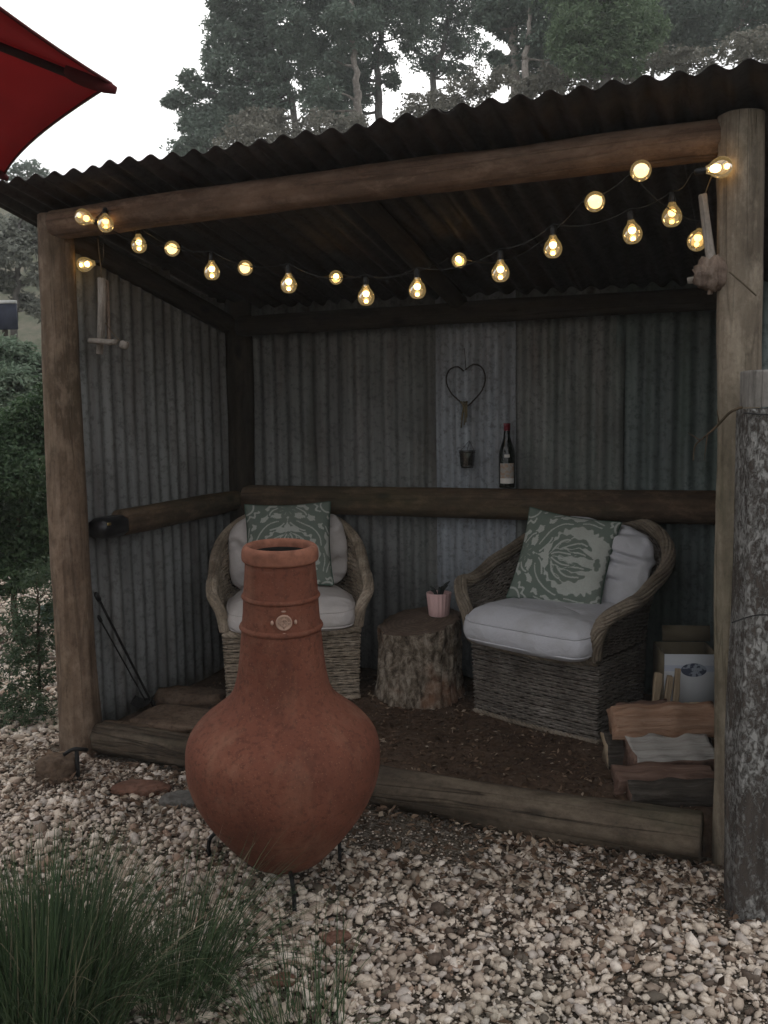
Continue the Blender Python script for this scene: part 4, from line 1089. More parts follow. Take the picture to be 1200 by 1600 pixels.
# ------------------------------------------------------------------ driftwood hangings, box on the side rail, fire tools
M['drift'] = m_wood('driftwood', (0.16, 0.14, 0.12), (0.30, 0.27, 0.235), (0.42, 0.38, 0.34), grain=60, seed=14, crack=0.2)
M['drift_brown'] = m_wood('driftwood_brown', (0.09, 0.065, 0.05), (0.19, 0.14, 0.11), (0.29, 0.23, 0.185), grain=50, seed=15, crack=0.2)
M['rope'] = m_plain('twine', (0.10, 0.078, 0.05), 0.95, scale=90)
def stick(name, A, B, r0, r1, mat, parent, seed, k=10, m=14):
    A = np.asarray(A, float); B = np.asarray(B, float)
    return link(name, log_mesh(float(np.linalg.norm(B - A)), r0, r1, k=k, m=m, bend=r0 * 0.3, rough=0.22, seed=seed).mesh(name), mat, parent, along(A, B))
def make_drift_left():
    q = lambda x, y, o=0.06: front_y(x, y, o)
    base = q(157, 545); root = empty('driftwood_hanging', base); tag(root, 'cross-shaped driftwood ornament hanging on twine beside the tan post', 'ornament')
    f = lambda x, y, o=0.06: q(x, y, o) - base
    link('twine', MB().add(*tube(spline([f(153, 372, 0.0), f(155, 395), f(158, 420), f(158, 440)], 14), 0.0028, 6)).mesh('twine'), M['rope'], root)
    stick('stick', f(160, 436), f(155, 552), 0.0165, 0.0135, M['drift'], root, 3)
    stick('stick', f(166, 440, 0.09), f(172, 538, 0.09), 0.008, 0.008, M['drift_brown'], root, 5)
    stick('stick', f(140, 533, 0.03), f(181, 533, 0.03), 0.012, 0.013, M['drift'], root, 7)
    link('block', MB().add(*box((0, 0, 0), (0.034, 0.03, 0.032), 0.006)).mesh('block'), M['drift'], root, Matrix.Translation(Vector(f(194, 539, 0.05))) @ Matrix.Rotation(0.3, 4, 'Y'))
    link('twine', MB().add(*tube(spline([f(165, 505), f(176, 520), f(190, 535)], 8), 0.0022, 5)).mesh('twine'), M['rope'], root)
make_drift_left()
def make_drift_right():
    base = front_y(1113, 440, -0.05); root = empty('driftwood_hanging', base); tag(root, 'gnarled brown driftwood lump with upright stick tied to the pale post', 'ornament')
    f = lambda x, y, o=-0.05: front_y(x, y, o) - base
    stick('stick', f(1112, 425), f(1100, 306), 0.014, 0.0125, M['drift'], root, 2)
    # gnarled lump
    k, n = 28, 18; e = np.linspace(0, math.pi, n); t = np.linspace(0, 2 * math.pi, k, endpoint=False); E_, T = np.meshgrid(e, t, indexing='ij')
    P = np.stack([np.sin(E_) * np.cos(T), np.sin(E_) * np.sin(T), np.cos(E_)], -1).reshape(-1, 3)
    r = 1 + 0.38 * fbm(P, 1.8, 4, 12); V = P * r[:, None] * np.array([0.052, 0.035, 0.048])
    i = np.repeat(np.arange(n - 1), k); j = np.tile(np.arange(k), n - 1); j2 = (j + 1) % k
    Q = np.stack([i * k + j, (i + 1) * k + j, (i + 1) * k + j2, i * k + j2], 1)
    link('lump', MB().add(V + f(1115, 430), Q).mesh('lump'), M['drift_brown'], root)
    stick('stick', f(1104, 432), f(1076, 437), 0.011, 0.009, M['drift'], root, 8)
    stick('stick', f(1108, 440), f(1109, 458), 0.009, 0.007, M['drift_brown'], root, 9)
    stick('stick', f(1125, 425), f(1150, 412), 0.012, 0.008, M['drift_brown'], root, 10)
    link('twine', MB().add(*tube(spline([f(1140, 425, -0.085), f(1160, 442, -0.1), f(1182, 462, -0.09)], 8), 0.0025, 5)).mesh('twine'), M['rope'], root)
    link('twine', MB().add(*tube(spline([f(1100, 308), f(1108, 285, -0.06), f(1118, 262, -0.05)], 8), 0.002, 5)).mesh('twine'), M['rope'], root)
make_drift_right()
def make_lamp_box():
    p = PL + DDIR * 0.15 + WDIR * 0.075; c = V3(p[0], p[1], 0.915)
    root = empty('black_box', c); root.rotation_euler = (0, 0, math.atan2(LDIR[1], LDIR[0])); tag(root, 'small black plastic box at the end of the side rail by the tan post', 'box')
    t = NT('black_plastic'); pl = t.pbr((0.008, 0.008, 0.009), 0.35, spec=0.5)
    link('case', MB().add(*box((0, 0, 0.03), (0.17, 0.10, 0.085), 0.018)).mesh('case', False), pl, root)
    link('clasp', MB().add(*box((-0.06, -0.053, 0.05), (0.022, 0.006, 0.012), 0.002)).mesh('clasp', False), m_plain('brass', (0.45, 0.33, 0.12), 0.35, metal=0.8), root)
    return c
make_lamp_box()
def make_tools():
    p0 = at_z(232, 1090, FLOOR + 0.02)
    for nm, lab, T, Bp, r, blade in (('fire_poker', 'thicker black iron poker leaning against the tan post', at_y(149, 926, PL[1] - 0.02), at_z(240, 1104, FLOOR + 0.01), 0.0055, False),
                              ('fire_shovel', 'thin black iron fire shovel leaning beside the thicker poker', at_y(153, 962, PL[1] + 0.0), at_z(230, 1100, FLOOR + 0.02), 0.0036, True)):
        root = empty(nm, Bp); tag(root, lab, 'fire tool')
        link('shaft', MB().add(*tube(np.linspace(Bp - Bp, T - Bp, 12), r, 8)).mesh('shaft'), M['iron'], root)
        link('handle', MB().add(*tube(np.linspace((T - Bp) * 0.93, T - Bp, 6), [r * 1.2, r * 2.0, r * 2.1, r * 2.1, r * 1.9, r * 1.0], 10)).mesh('handle'), M['iron'], root)
        if blade:
            b = MB(); n = 9; u, v = np.meshgrid(np.linspace(-1, 1, n), np.linspace(0, 1, n))
            V = np.stack([u * 0.045 - 0.012, -v * 0.085 + 0.01, 0.010 + 0.016 * u ** 2 + 0.012 * (1 - v)], -1).reshape(-1, 3)
            i = np.repeat(np.arange(n - 1), n - 1); j = np.tile(np.arange(n - 1), n - 1); b.add(V, np.stack([i * n + j, i * n + j + 1, (i + 1) * n + j + 1, (i + 1) * n + j], 1))
            o = link('blade', b.mesh('blade'), M['iron'], root); s = o.modifiers.new('t', 'SOLIDIFY'); s.thickness = 0.002
        else:
            link('hook', MB().add(*tube(spline([V3(0, 0, 0.03), V3(0.012, -0.02, 0.012), V3(0.03, -0.03, 0.004)], 8), r * 0.9, 7)).mesh('hook'), M['iron'], root)
make_tools()

# ------------------------------------------------------------------ firewood corner
def m_split(name, a, b, c):
    t = NT(name); co = t.coord()
    g = t.noise(t.map(co, (45, 45, 2.2)), 1, 5, 0.65, 0.5); n = t.noise(co, 9, 4, 0.6)
    col = t.ramp(g, [(0.3, a), (0.52, b), (0.75, c)]); col = t.mix(t.ramp(n, [(0.5, 0.0), (0.8, 0.5)]), col, tuple(x * 0.5 for x in a))
    return t.pbr(col, 0.9, t.bump(g, 1.0, 0.014), spec=0.1)
SP = {'orange': m_split('split_orange', (0.24, 0.135, 0.085), (0.37, 0.225, 0.15), (0.47, 0.32, 0.23)), 'red': m_split('split_red', (0.10, 0.062, 0.046), (0.17, 0.105, 0.08), (0.27, 0.18, 0.14)),
      'grey': m_split('split_grey', (0.24, 0.22, 0.20), (0.37, 0.35, 0.32), (0.46, 0.44, 0.41)), 'bark': m_split('split_bark', (0.03, 0.026, 0.022), (0.065, 0.055, 0.045), (0.12, 0.10, 0.085)),
      'pale': m_split('split_pale', (0.28, 0.21, 0.14), (0.44, 0.34, 0.23), (0.55, 0.45, 0.33))}
def split_log(name, label, A, B, sec, mats, fm, seed, cat='log', group='split firewood beside the pale post'):
    """sec: polygon (local x, y); fm: material slot for each side face; ends take slot 0"""
    A = np.asarray(A, float); B = np.asarray(B, float); L = float(np.linalg.norm(B - A)); m = 26
    pts, fidx = [], []
    for i in range(len(sec)):
        a, b = np.array(sec[i]), np.array(sec[(i + 1) % len(sec)]); s = 5
        for q in range(s): pts.append(a + (b - a) * q / s); fidx.append(fm[i])
    pts = np.array(pts); k = len(pts); V = []
    for i in range(m):
        z = L * i / (m - 1); sc = 1 + 0.08 * math.sin(i * 0.6 + seed)
        P = np.c_[pts * sc, np.full(k, z)]
        d = (fbm(P * np.array([26, 26, 7]), 1, 3, seed) * 0.005 + np.abs(fbm(P * np.array([90, 90, 6]), 1, 2, seed + 4)) * 0.006) * min(1, np.ptp(pts) / 0.06)
        P[:, :2] += d[:, None] * (P[:, :2] - pts.mean(0)) / 0.05
        P[:, 2] += fbm(np.c_[pts * 20, np.full(k, seed)], 1, 2, seed + i // 6) * 0.012 * (i in (0, m - 1))
        V.append(P)
    V = np.concatenate(V); mb = MB()
    Q, QM = [], []
    for i in range(m - 1):
        for j in range(k): Q.append((i * k + j, i * k + (j + 1) % k, (i + 1) * k + (j + 1) % k, (i + 1) * k + j)); QM.append(fidx[j])
    V = np.concatenate([V, [V[:k].mean(0)], [V[-k:].mean(0)]]); n = m * k
    T = [(n, (q + 1) % k, q) for q in range(k)] + [(n + 1, (m - 1) * k + q, (m - 1) * k + (q + 1) % k) for q in range(k)]
    me = mesh_np(name, V, [np.array(Q), np.array(T)], False, QM + [0] * len(T))
    o = link(name, me, mats, None, along(A, B)); tag(o, label, cat, group); return o
# along(): local x is horizontal across, y points up for a horizontal log running in +x
def wood(x0, x1, y, z, sec, mats, fm, label, seed, tw=0.0, ang=0.0):
    split_log('split_log', label, V3(x0, y + tw, z), V3(x1, y - tw, z + ang), sec, [SP[q] for q in mats], fm, seed)
wood(0.82, 1.13, 2.93, 0.105, [(-0.045, -0.045), (0.05, -0.04), (0.055, 0.02), (0.0, 0.05), (-0.05, 0.02)], ['red', 'bark'], [1, 1, 1, 1, 1], 'dark barked log at the bottom front of the firewood', 1)
wood(0.80, 1.14, 3.03, 0.125, [(-0.05, -0.065), (0.045, -0.065), (0.05, 0.0), (0.015, 0.038), (-0.045, 0.02)], ['red', 'bark'], [1, 0, 0, 0, 0], 'reddish split log behind the dark barked one', 2, 0.01)
wood(0.88, 1.18, 3.155, 0.160, [(-0.07, -0.07), (0.05, -0.07), (0.055, 0.062), (-0.078, 0.004)], ['red', 'grey'], [0, 0, 1, 0], 'split log with a flat grey weathered face on top', 3, -0.01)
wood(0.82, 1.20, 3.27, 0.14, [(-0.05, -0.06), (0.05, -0.06), (0.05, 0.04), (0.0, 0.06), (-0.05, 0.03)], ['pale', 'bark'], [1, 1, 1, 1, 1], 'grey-barked log underneath the bright orange one', 4)
wood(0.835, 1.215, 3.245, 0.255, [(-0.05, -0.05), (0.045, -0.055), (0.055, 0.03), (0.01, 0.058), (-0.045, 0.045)], ['orange', 'bark'], [0, 0, 0, 0, 0], 'bright orange split log on top of the firewood', 5, -0.012)
wood(0.87, 1.08, 3.355, 0.245, [(-0.03, -0.04), (0.03, -0.04), (0.0, 0.045)], ['red', 'bark'], [0, 0, 0], 'short reddish wedge of wood behind the orange log', 6, -0.02)
for i, (xa, xb, ln, rr, tilt) in enumerate(((1016, 1024, 0.30, 0.014, 0.04), (1034, 1043, 0.295, 0.012, 0.05), (1049, 1054, 0.305, 0.011, 0.03))):
    A = at_y(xa, 1190, 3.40); A[2] = FLOOR + 0.0; B = at_y(xb + 4, 1076, 3.44); B[2] = FLOOR + ln
    A[0] = B[0] - tilt
    split_log('kindling_stick', ['tallest pale kindling stick at the end of the row', 'second pale kindling stick from the chair', 'narrow pale kindling stick in the middle of the row'][i],
              A, B, [(-rr, -rr), (rr, -rr * 0.8), (rr * 0.9, rr), (-rr * 0.7, rr)], [SP['pale']], [0, 0, 0, 0], 20 + i, 'kindling', 'kindling sticks in front of the printed box')
o = split_log('kindling_chunk', 'short rounded pale offcut lying behind the orange log', at_y(1068, 1106, 3.33), at_y(1092, 1104, 3.37), [(0.03 * math.cos(a), 0.026 * math.sin(a)) for a in np.linspace(0, 2 * math.pi, 9)[:-1]], [SP['pale']], [0] * 8, 31, 'kindling')
o.location.z -= 0.01

def make_carton():
    fl = at_y(1042, 1022, 3.52); fr = at_y(1125, 1028, 3.50); zt = fl[2]
    w = float(np.linalg.norm((fr - fl)[:2])); c = V3((fl[0] + fr[0]) / 2, 3.51 + 0.10, FLOOR)
    h = zt - FLOOR; d = 0.20; th = 0.004
    root = empty('cardboard_box', c, math.atan2(fr[1] - fl[1], fr[0] - fl[0])); tag(root, 'open cardboard box with printed white front behind the firewood', 'box')
    card = m_plain('cardboard', (0.15, 0.125, 0.085), 0.9, var=0.15)
    t = NT('printed_card'); co = t.coord(); s = t.n('ShaderNodeSeparateXYZ'); t.set(s.inputs[0], co)
    x, z = s.outputs['X'], s.outputs['Z']
    n = t.noise(co, 38, 4, 0.65)
    ex = t.math('DIVIDE', t.math('SUBTRACT', x, 0.012), 0.050); ez = t.math('DIVIDE', t.math('SUBTRACT', z, h - 0.064), 0.028)
    r = t.math('ADD', t.math('MULTIPLY', ex, ex), t.math('MULTIPLY', ez, ez))
    inside = t.math('LESS_THAN', r, 1.0)
    sky_ = t.ramp(z, [(h - 0.052, (0.42, 0.45, 0.52)), (h - 0.048, (0.56, 0.57, 0.58))])
    base = t.mix(t.math('LESS_THAN', z, h - 0.07), t.mix(t.math('GREATER_THAN', z, h - 0.045), (0.40, 0.43, 0.50), (0.52, 0.54, 0.57)), (0.52, 0.53, 0.54))
    pr = t.mix(t.ramp(n, [(0.48, 0.0), (0.52, 1.0)]), (0.05, 0.06, 0.09), (0.26, 0.29, 0.33))
    mp = t.pbr(t.mix(inside, base, pr), 0.6)
    link('printed_front', MB().add(*box((0, -d / 2, h / 2), (w, th, h))).mesh('printed_front', False), mp, root)
    for nm, cc, ss in (('side_panel', (-w / 2 - th / 2, 0, h / 2), (th, d + th, h)), ('side_panel', (w / 2 + th / 2, 0, h / 2), (th, d + th, h)), ('back_panel', (0, d / 2, h / 2), (w, th, h)), ('bottom_panel', (0, 0, th / 2 + 0.002), (w, d - th, th))):
        link(nm, MB().add(*box(cc, ss)).mesh(nm, False), card, root)
    link('flap', MB().add(*box((0, 0, 0.035), (w * 0.95, th, 0.066))).mesh('flap', False), card, root, Matrix.Translation((0.03, d / 2 + 0.006, h)) @ Matrix.Rotation(math.radians(-12), 4, 'X'))
make_carton()

# ------------------------------------------------------------------ gravel, mulch, stones
def sphere24():
    """26-vertex cube-sphere, 24 quads"""
    g = (-1, 0, 1); idx, V = {}, []
    for x in g:
        for y in g:
            for z in g:
                if (x, y, z) != (0, 0, 0): idx[(x, y, z)] = len(V); V.append(unit((x, y, z)))
    Q = []
    for ax in range(3):
        for s in (-1, 1):
            for a in (-1, 0):
                for b in (-1, 0):
                    c = [(a, b), (a + 1, b), (a + 1, b + 1), (a, b + 1)]
                    f = []
                    for p in c:
                        q = [0, 0, 0]; q[ax] = s; q[(ax + 1) % 3] = p[0]; q[(ax + 2) % 3] = p[1]; f.append(idx[tuple(q)])
                    Q.append(f if s > 0 else f[::-1])
    return np.array(V), np.array(Q)
S24V, S24Q = sphere24()
def scatter_stones(C, R, seed, flat=(0.45, 0.85), lump=0.5):
    rng = np.random.default_rng(seed); n = len(C); m = len(S24V)
    protos = [S24V * (1 + lump * fbm(S24V, 1.4, 2, seed + q))[:, None] for q in range(8)]
    V = np.array(protos)[rng.integers(0, 8, n)]
    sc = np.stack([rng.uniform(0.8, 1.35, n), rng.uniform(0.65, 1.0, n), rng.uniform(*flat, n)], 1)
    V = V * sc[:, None]
    a, b, c = rng.uniform(0, 2 * math.pi, n), rng.normal(0, 0.35, n), rng.normal(0, 0.35, n)
    def rot(V, ang, i, j):
        ca, sa = np.cos(ang)[:, None], np.sin(ang)[:, None]; x, y = V[..., i].copy(), V[..., j].copy()
        V[..., i] = x * ca - y * sa; V[..., j] = x * sa + y * ca
    rot(V, b, 0, 2); rot(V, c, 1, 2); rot(V, a, 0, 1)
    V = V * R[:, None, None] + C[:, None]
    Q = (S24Q[None] + (np.arange(n) * m)[:, None, None]).reshape(-1, 4)
    return V.reshape(-1, 3), Q
def seen_floor(P, pad=60):
    d = P - EYE; z = d @ _fw; x = 600 + F * (d @ _rt) / z; y = 800 - F * (d @ _up) / z
    return (z > 0.3) & (x > -pad) & (x < 1200 + pad) & (y < 1600 + pad + 40)
def make_gravel():
    rng = np.random.default_rng(5)
    # near bed in front of the shelter
    n = 51000
    P = np.c_[rng.uniform(-2.5, 2.2, n), rng.uniform(1.45, 4.4, n), np.zeros(n)]
    d = (P - PL) @ DDIR; w = (P - PL) @ WDIR
    ok = (d < -0.06) | (w < -0.16)
    P = P[ok & seen_floor(P, 200)]
    d = (P - PL) @ DDIR; w = (P - PL) @ WDIR
    pat = fbm(P, 1.5, 3, 77)
    bare = (d > -0.35) & (w > 1.0) & (pat + rng.normal(0, 0.25, len(P)) > -0.15 - 1.4 * np.clip(-d - 0.06, 0, 1))
    bare |= (pat > 0.55) & (rng.random(len(P)) < 0.45)
    P = P[~bare]
    R = np.clip(rng.lognormal(-4.68, 0.36, len(P)), 0.004, 0.023)
    P[:, 2] = fbm(P, 1.7, 3, 9) * 0.008 - 0.010 + R * 0.2 + rng.uniform(0, 0.012, len(P))
    V1, Q1 = scatter_stones(P, R, 3)
    # far bed beside the shelter
    n = 15000
    P = np.c_[rng.uniform(-4.6, -1.2, n), rng.uniform(4.2, 8.2, n), np.zeros(n)]
    d = (P - PL) @ DDIR; w = (P - PL) @ WDIR
    P = P[(w < -0.16) & seen_floor(P, 60)]
    R = np.clip(rng.lognormal(-4.15, 0.3, len(P)), 0.008, 0.035)
    P[:, 2] = -0.012 + R * 0.3 + rng.uniform(0, 0.012, len(P))
    V2, Q2 = scatter_stones(P, R, 6)
    # grit between the stones
    n = 42000
    P = np.c_[rng.uniform(-2.4, 1.8, n), rng.uniform(1.5, 3.9, n), np.zeros(n)]
    d = (P - PL) @ DDIR; w = (P - PL) @ WDIR
    P = P[((d < -0.05 - 0.3 * (w > 0.9) * rng.random(n)) | (w < -0.16)) & seen_floor(P, 90)]; n = len(P)
    R = rng.uniform(0.003, 0.0058, n); P[:, 2] = fbm(P, 1.7, 3, 9) * 0.008 - 0.008 + rng.uniform(0, 0.008, n)
    ov = np.array([(1, 0, 0), (0, 1, 0), (-1, 0, 0), (0, -1, 0), (0, 0, 0.8)], float)
    an = rng.uniform(0, 6.28, n); ca, sa = np.cos(an)[:, None], np.sin(an)[:, None]
    G = ov[None] * rng.uniform(0.6, 1.4, (n, 5, 1)); G = np.stack([G[..., 0] * ca - G[..., 1] * sa, G[..., 0] * sa + G[..., 1] * ca, G[..., 2]], -1) * R[:, None, None] + P[:, None]
    T3 = (np.array([(0, 1, 4), (1, 2, 4), (2, 3, 4), (3, 0, 4)])[None] + (np.arange(n) * 5)[:, None, None]).reshape(-1, 3)
    me = mesh_np('gravel', np.concatenate([V1, V2, G.reshape(-1, 3)]), [np.concatenate([Q1, Q2 + len(V1)]), T3 + len(V1) + len(V2)])
    tag(link('gravel', me, M['gravel']), 'pale mixed gravel spread over the ground', 'gravel', kind='stuff')
    print('gravel stones', len(V1) // 26 + len(V2) // 26)
make_gravel()
def chips(n, seed, region, zf, size=(0.006, 0.03)):
    rng = np.random.default_rng(seed); P = region(rng, n); n = len(P)
    L = rng.uniform(*size, n); W = L * rng.uniform(0.18, 0.55, n); a = rng.uniform(0, 2 * math.pi, n); tl = rng.normal(0, 0.28, n)
    ux = np.stack([np.cos(a) * np.cos(tl), np.sin(a) * np.cos(tl), np.sin(tl)], 1); uy = np.stack([-np.sin(a), np.cos(a), rng.normal(0, 0.25, n)], 1)
    P[:, 2] = zf(P) + rng.uniform(0.001, 0.007, n)
    c = [P - ux * L[:, None] / 2 - uy * W[:, None] * 0.3, P + uy * -W[:, None] / 2, P + ux * L[:, None] / 2, P + uy * W[:, None] / 2]
    c[1][:, 2] += 0.003
    V = np.stack(c, 1).reshape(-1, 3); return V, np.arange(4 * n).reshape(-1, 4)
def m_chips():
    t = NT('bark_chips'); r = t.island()
    return t.pbr(t.ramp(r, [(0.0, (0.035, 0.024, 0.017)), (0.35, (0.08, 0.052, 0.035)), (0.7, (0.14, 0.09, 0.06)), (0.9, (0.22, 0.155, 0.105)), (1.0, (0.34, 0.28, 0.21))]), 0.95, spec=0.1)
M['chips'] = m_chips()
def hut_region(rng, n):
    u, v = rng.uniform(0.12, LW - 0.1, n), rng.uniform(0.08, 1.2, n); return PL + WDIR * u[:, None] + DDIR * v[:, None]
V, Q = chips(5200, 8, hut_region, lambda P: FLOOR + fbm(P, 4, 4, 3) * 0.008)
tag(link('bark_litter', mesh_np('bark_litter', V, Q, False), M['chips']), 'dark bark chips and leaf litter on the shelter floor', 'litter', kind='stuff')
def front_region(rng, n):
    u, v = rng.uniform(-1.2, LW + 0.1, n), -0.06 - rng.gamma(1.3, 0.22, n); P = PL + WDIR * u[:, None] + DDIR * v[:, None]; return P[P[:, 1] > 1.5]
V, Q = chips(4200, 9, front_region, lambda P: np.full(len(P), 0.006) + 0.012 * RNG.random(len(P)), (0.008, 0.045))
tag(link('fallen_leaves', mesh_np('fallen_leaves', V, Q, False), M['chips']), 'brown leaf and bark scraps scattered over the gravel', 'litter', kind='stuff')

M['stone_brown'] = m_soil('stone_brown', (0.09, 0.062, 0.044), (0.17, 0.12, 0.085), (0.26, 0.19, 0.14))
M['stone_grey'] = m_soil('stone_grey', (0.10, 0.095, 0.085), (0.17, 0.16, 0.145), (0.25, 0.235, 0.215))
M['stone_red'] = m_soil('stone_red', (0.10, 0.05, 0.034), (0.19, 0.10, 0.07), (0.27, 0.15, 0.11))
def stone(label, c, s, rz, mat, seed, group=None):
    k, n = 30, 20; e = np.linspace(0, math.pi, n); t = np.linspace(0, 2 * math.pi, k, endpoint=False); E_, T = np.meshgrid(e, t, indexing='ij')
    pw = lambda x, p: np.sign(x) * np.abs(x) ** p
    P = np.stack([pw(np.sin(E_), 0.6) * pw(np.cos(T), 0.75), pw(np.sin(E_), 0.6) * pw(np.sin(T), 0.75), pw(np.cos(E_), 0.6)], -1).reshape(-1, 3)
    V = P * (1 + 0.20 * fbm(P, 1.3, 4, seed))[:, None] * np.array(s) / 2
    i = np.repeat(np.arange(n - 1), k); j = np.tile(np.arange(k), n - 1); j2 = (j + 1) % k
    Q = np.stack([i * k + j, (i + 1) * k + j, (i + 1) * k + j2, i * k + j2], 1)
    o = link('flat_stone', MB().add(V, Q).mesh('flat_stone'), mat, None, Matrix.Translation(Vector(c)) @ Matrix.Rotation(rz, 4, 'Z'))
    tag(o, label, 'stone', group)
gs = 'flat stones behind the log edging'
f = lambda x, y, dz=0.0: at_z(x, y, FLOOR + dz)
stone('flat brown stone behind the log edging, against the tan post', f(192, 1143), (0.30, 0.16, 0.07), -0.5, M['stone_brown'], 1, gs)
stone('broad brown stone slab just inside the log edging, beside the chiminea', f(275, 1132), (0.40, 0.24, 0.09), -0.35, M['stone_brown'], 2, gs)
stone('dark slab at the far corner, touching the wicker armchair', f(300, 1090), (0.36, 0.20, 0.09), -0.2, M['stone_brown'], 3, gs)
g0 = lambda x, y: at_z(x, y, 0.01)
stone('flat grey stone in the gravel, half behind the chiminea belly', g0(292, 1252), (0.20, 0.10, 0.05), -0.2, M['stone_grey'], 4)
stone('reddish broken brick-like stone in the gravel before the log edging', g0(218, 1232), (0.22, 0.10, 0.05), -0.1, M['stone_red'], 5)
stone('brown boulder at the foot of the tan post', g0(88, 1208), (0.17, 0.13, 0.14), 0.3, M['stone_brown'], 6)
stone('rusty flat stone among the gravel in front of the chiminea', g0(525, 1465), (0.075, 0.05, 0.025), 0.5, M['stone_red'], 7)
stone('brown flat stone among the gravel beside the grass tuft', g0(440, 1532), (0.07, 0.045, 0.02), 0.2, M['stone_red'], 8)
def make_peg():
    c = at_z(122, 1215, 0.0); root = empty('iron_peg', c); tag(root, 'black iron peg with bent strap at the foot of the tan post', 'peg')
    link('spike', MB().add(*box((0, 0, 0.05), (0.016, 0.008, 0.15), 0.003)).mesh('spike', False), M['iron'], root)
    link('strap', MB().add(*tube(spline([V3(-0.05, 0.0, 0.095), V3(-0.01, -0.012, 0.12), V3(0.02, 0.0, 0.115), V3(0.035, 0.02, 0.105)], 10), 0.008, 6)).mesh('strap'), M['iron'], root)
make_peg()

# ------------------------------------------------------------------ foliage
def leaf_quads(P, L, W, rng, droop=0.3, up=None):
    """one folded leaf (two quads would be overkill at this size: a kite of four corners) per point"""
    n = len(P); th = rng.uniform(0, 2 * math.pi, n); el = rng.normal(-droop, 0.55, n)
    d = np.stack([np.cos(th) * np.cos(el), np.sin(th) * np.cos(el), np.sin(el)], 1)
    r = rng.normal(size=(n, 3)); s = np.cross(d, r); s /= np.linalg.norm(s, axis=1, keepdims=True)
    L = L * rng.uniform(0.6, 1.3, n); W = W * rng.uniform(0.7, 1.2, n)
    nn = np.cross(d, s)
    V = np.stack([P, P + d * (L * 0.45)[:, None] + s * (W / 2)[:, None] + nn * (W * 0.15)[:, None], P + d * L[:, None], P + d * (L * 0.45)[:, None] - s * (W / 2)[:, None] + nn * (W * 0.15)[:, None]], 1)
    return V.reshape(-1, 3), np.arange(4 * n).reshape(-1, 4)
LEAF = {
    'gum': m_leaf('gum_leaf', [(0.0, (0.1430, 0.1925, 0.1512)), (0.5, (0.1925, 0.2530, 0.1960)), (1.0, (0.2640, 0.3190, 0.2520))]),
    'gum_dark': m_leaf('gum_leaf_dark', [(0.0, (0.1155, 0.1650, 0.1288)), (0.5, (0.1595, 0.2145, 0.1624)), (1.0, (0.2200, 0.2750, 0.2072))]),
    'wattle': m_leaf('wattle_leaf', [(0.0, (0.1210, 0.1870, 0.1008)), (0.5, (0.1760, 0.2530, 0.1400)), (1.0, (0.2420, 0.3190, 0.1848))]),
    'brown': m_leaf('brown_leaf', [(0.0, (0.1870, 0.1815, 0.1456)), (0.5, (0.2530, 0.2420, 0.1960)), (1.0, (0.3300, 0.3135, 0.2576))]),
    'hazy': m_leaf('haze_tinted_leaf', [(0.0, (0.20, 0.21, 0.175)), (0.5, (0.26, 0.275, 0.23)), (1.0, (0.33, 0.335, 0.28))]),  # distance haze put into the leaf colour as a paler tone
    'shrub': m_leaf('shrub_leaf', [(0.0, (0.05, 0.09, 0.045)), (0.5, (0.085, 0.14, 0.065)), (1.0, (0.13, 0.19, 0.095))]),
    'pale': m_leaf('pale_bush_leaf', [(0.0, (0.13, 0.19, 0.125)), (0.5, (0.19, 0.26, 0.175)), (1.0, (0.26, 0.32, 0.225))]),
    'grass': m_leaf('grass_blade', [(0.0, (0.04, 0.07, 0.034)), (0.5, (0.075, 0.12, 0.055)), (0.93, (0.12, 0.165, 0.08)), (0.95, (0.27, 0.235, 0.155)), (1.0, (0.33, 0.285, 0.19))]),
    'sprig': m_leaf('sprig_leaf', [(0.0, (0.045, 0.075, 0.04)), (0.6, (0.08, 0.125, 0.065)), (1.0, (0.14, 0.18, 0.11))])}
BARK = {'pale': m_wood('gum_bark_pale', (0.22, 0.19, 0.165), (0.36, 0.32, 0.28), (0.46, 0.42, 0.38), grain=4, seed=2, crack=0.1),
        'dark': m_wood('gum_bark_dark', (0.10, 0.092, 0.085), (0.15, 0.14, 0.125), (0.20, 0.185, 0.17), grain=4, seed=4, crack=0.1),
        'stem': m_wood('stem_bark', (0.05, 0.045, 0.025), (0.10, 0.085, 0.05), (0.15, 0.13, 0.08), grain=30, seed=6)}
def clump_points(c, r, n, rng, squash=0.75):
    """leaf positions: little sprays spread through a cloud, denser near its skin"""
    k = max(6, int(n / 26)); d = rng.normal(size=(k, 3)); d /= np.linalg.norm(d, axis=1, keepdims=True)
    s = c + d * (r * rng.uniform(0.45, 1.0, k) ** 0.6)[:, None] * np.array([1, 1, squash])
    i = rng.integers(0, k, n); return s[i] + rng.normal(0, r * 0.17, (n, 3)) * np.array([1, 1, 0.6])
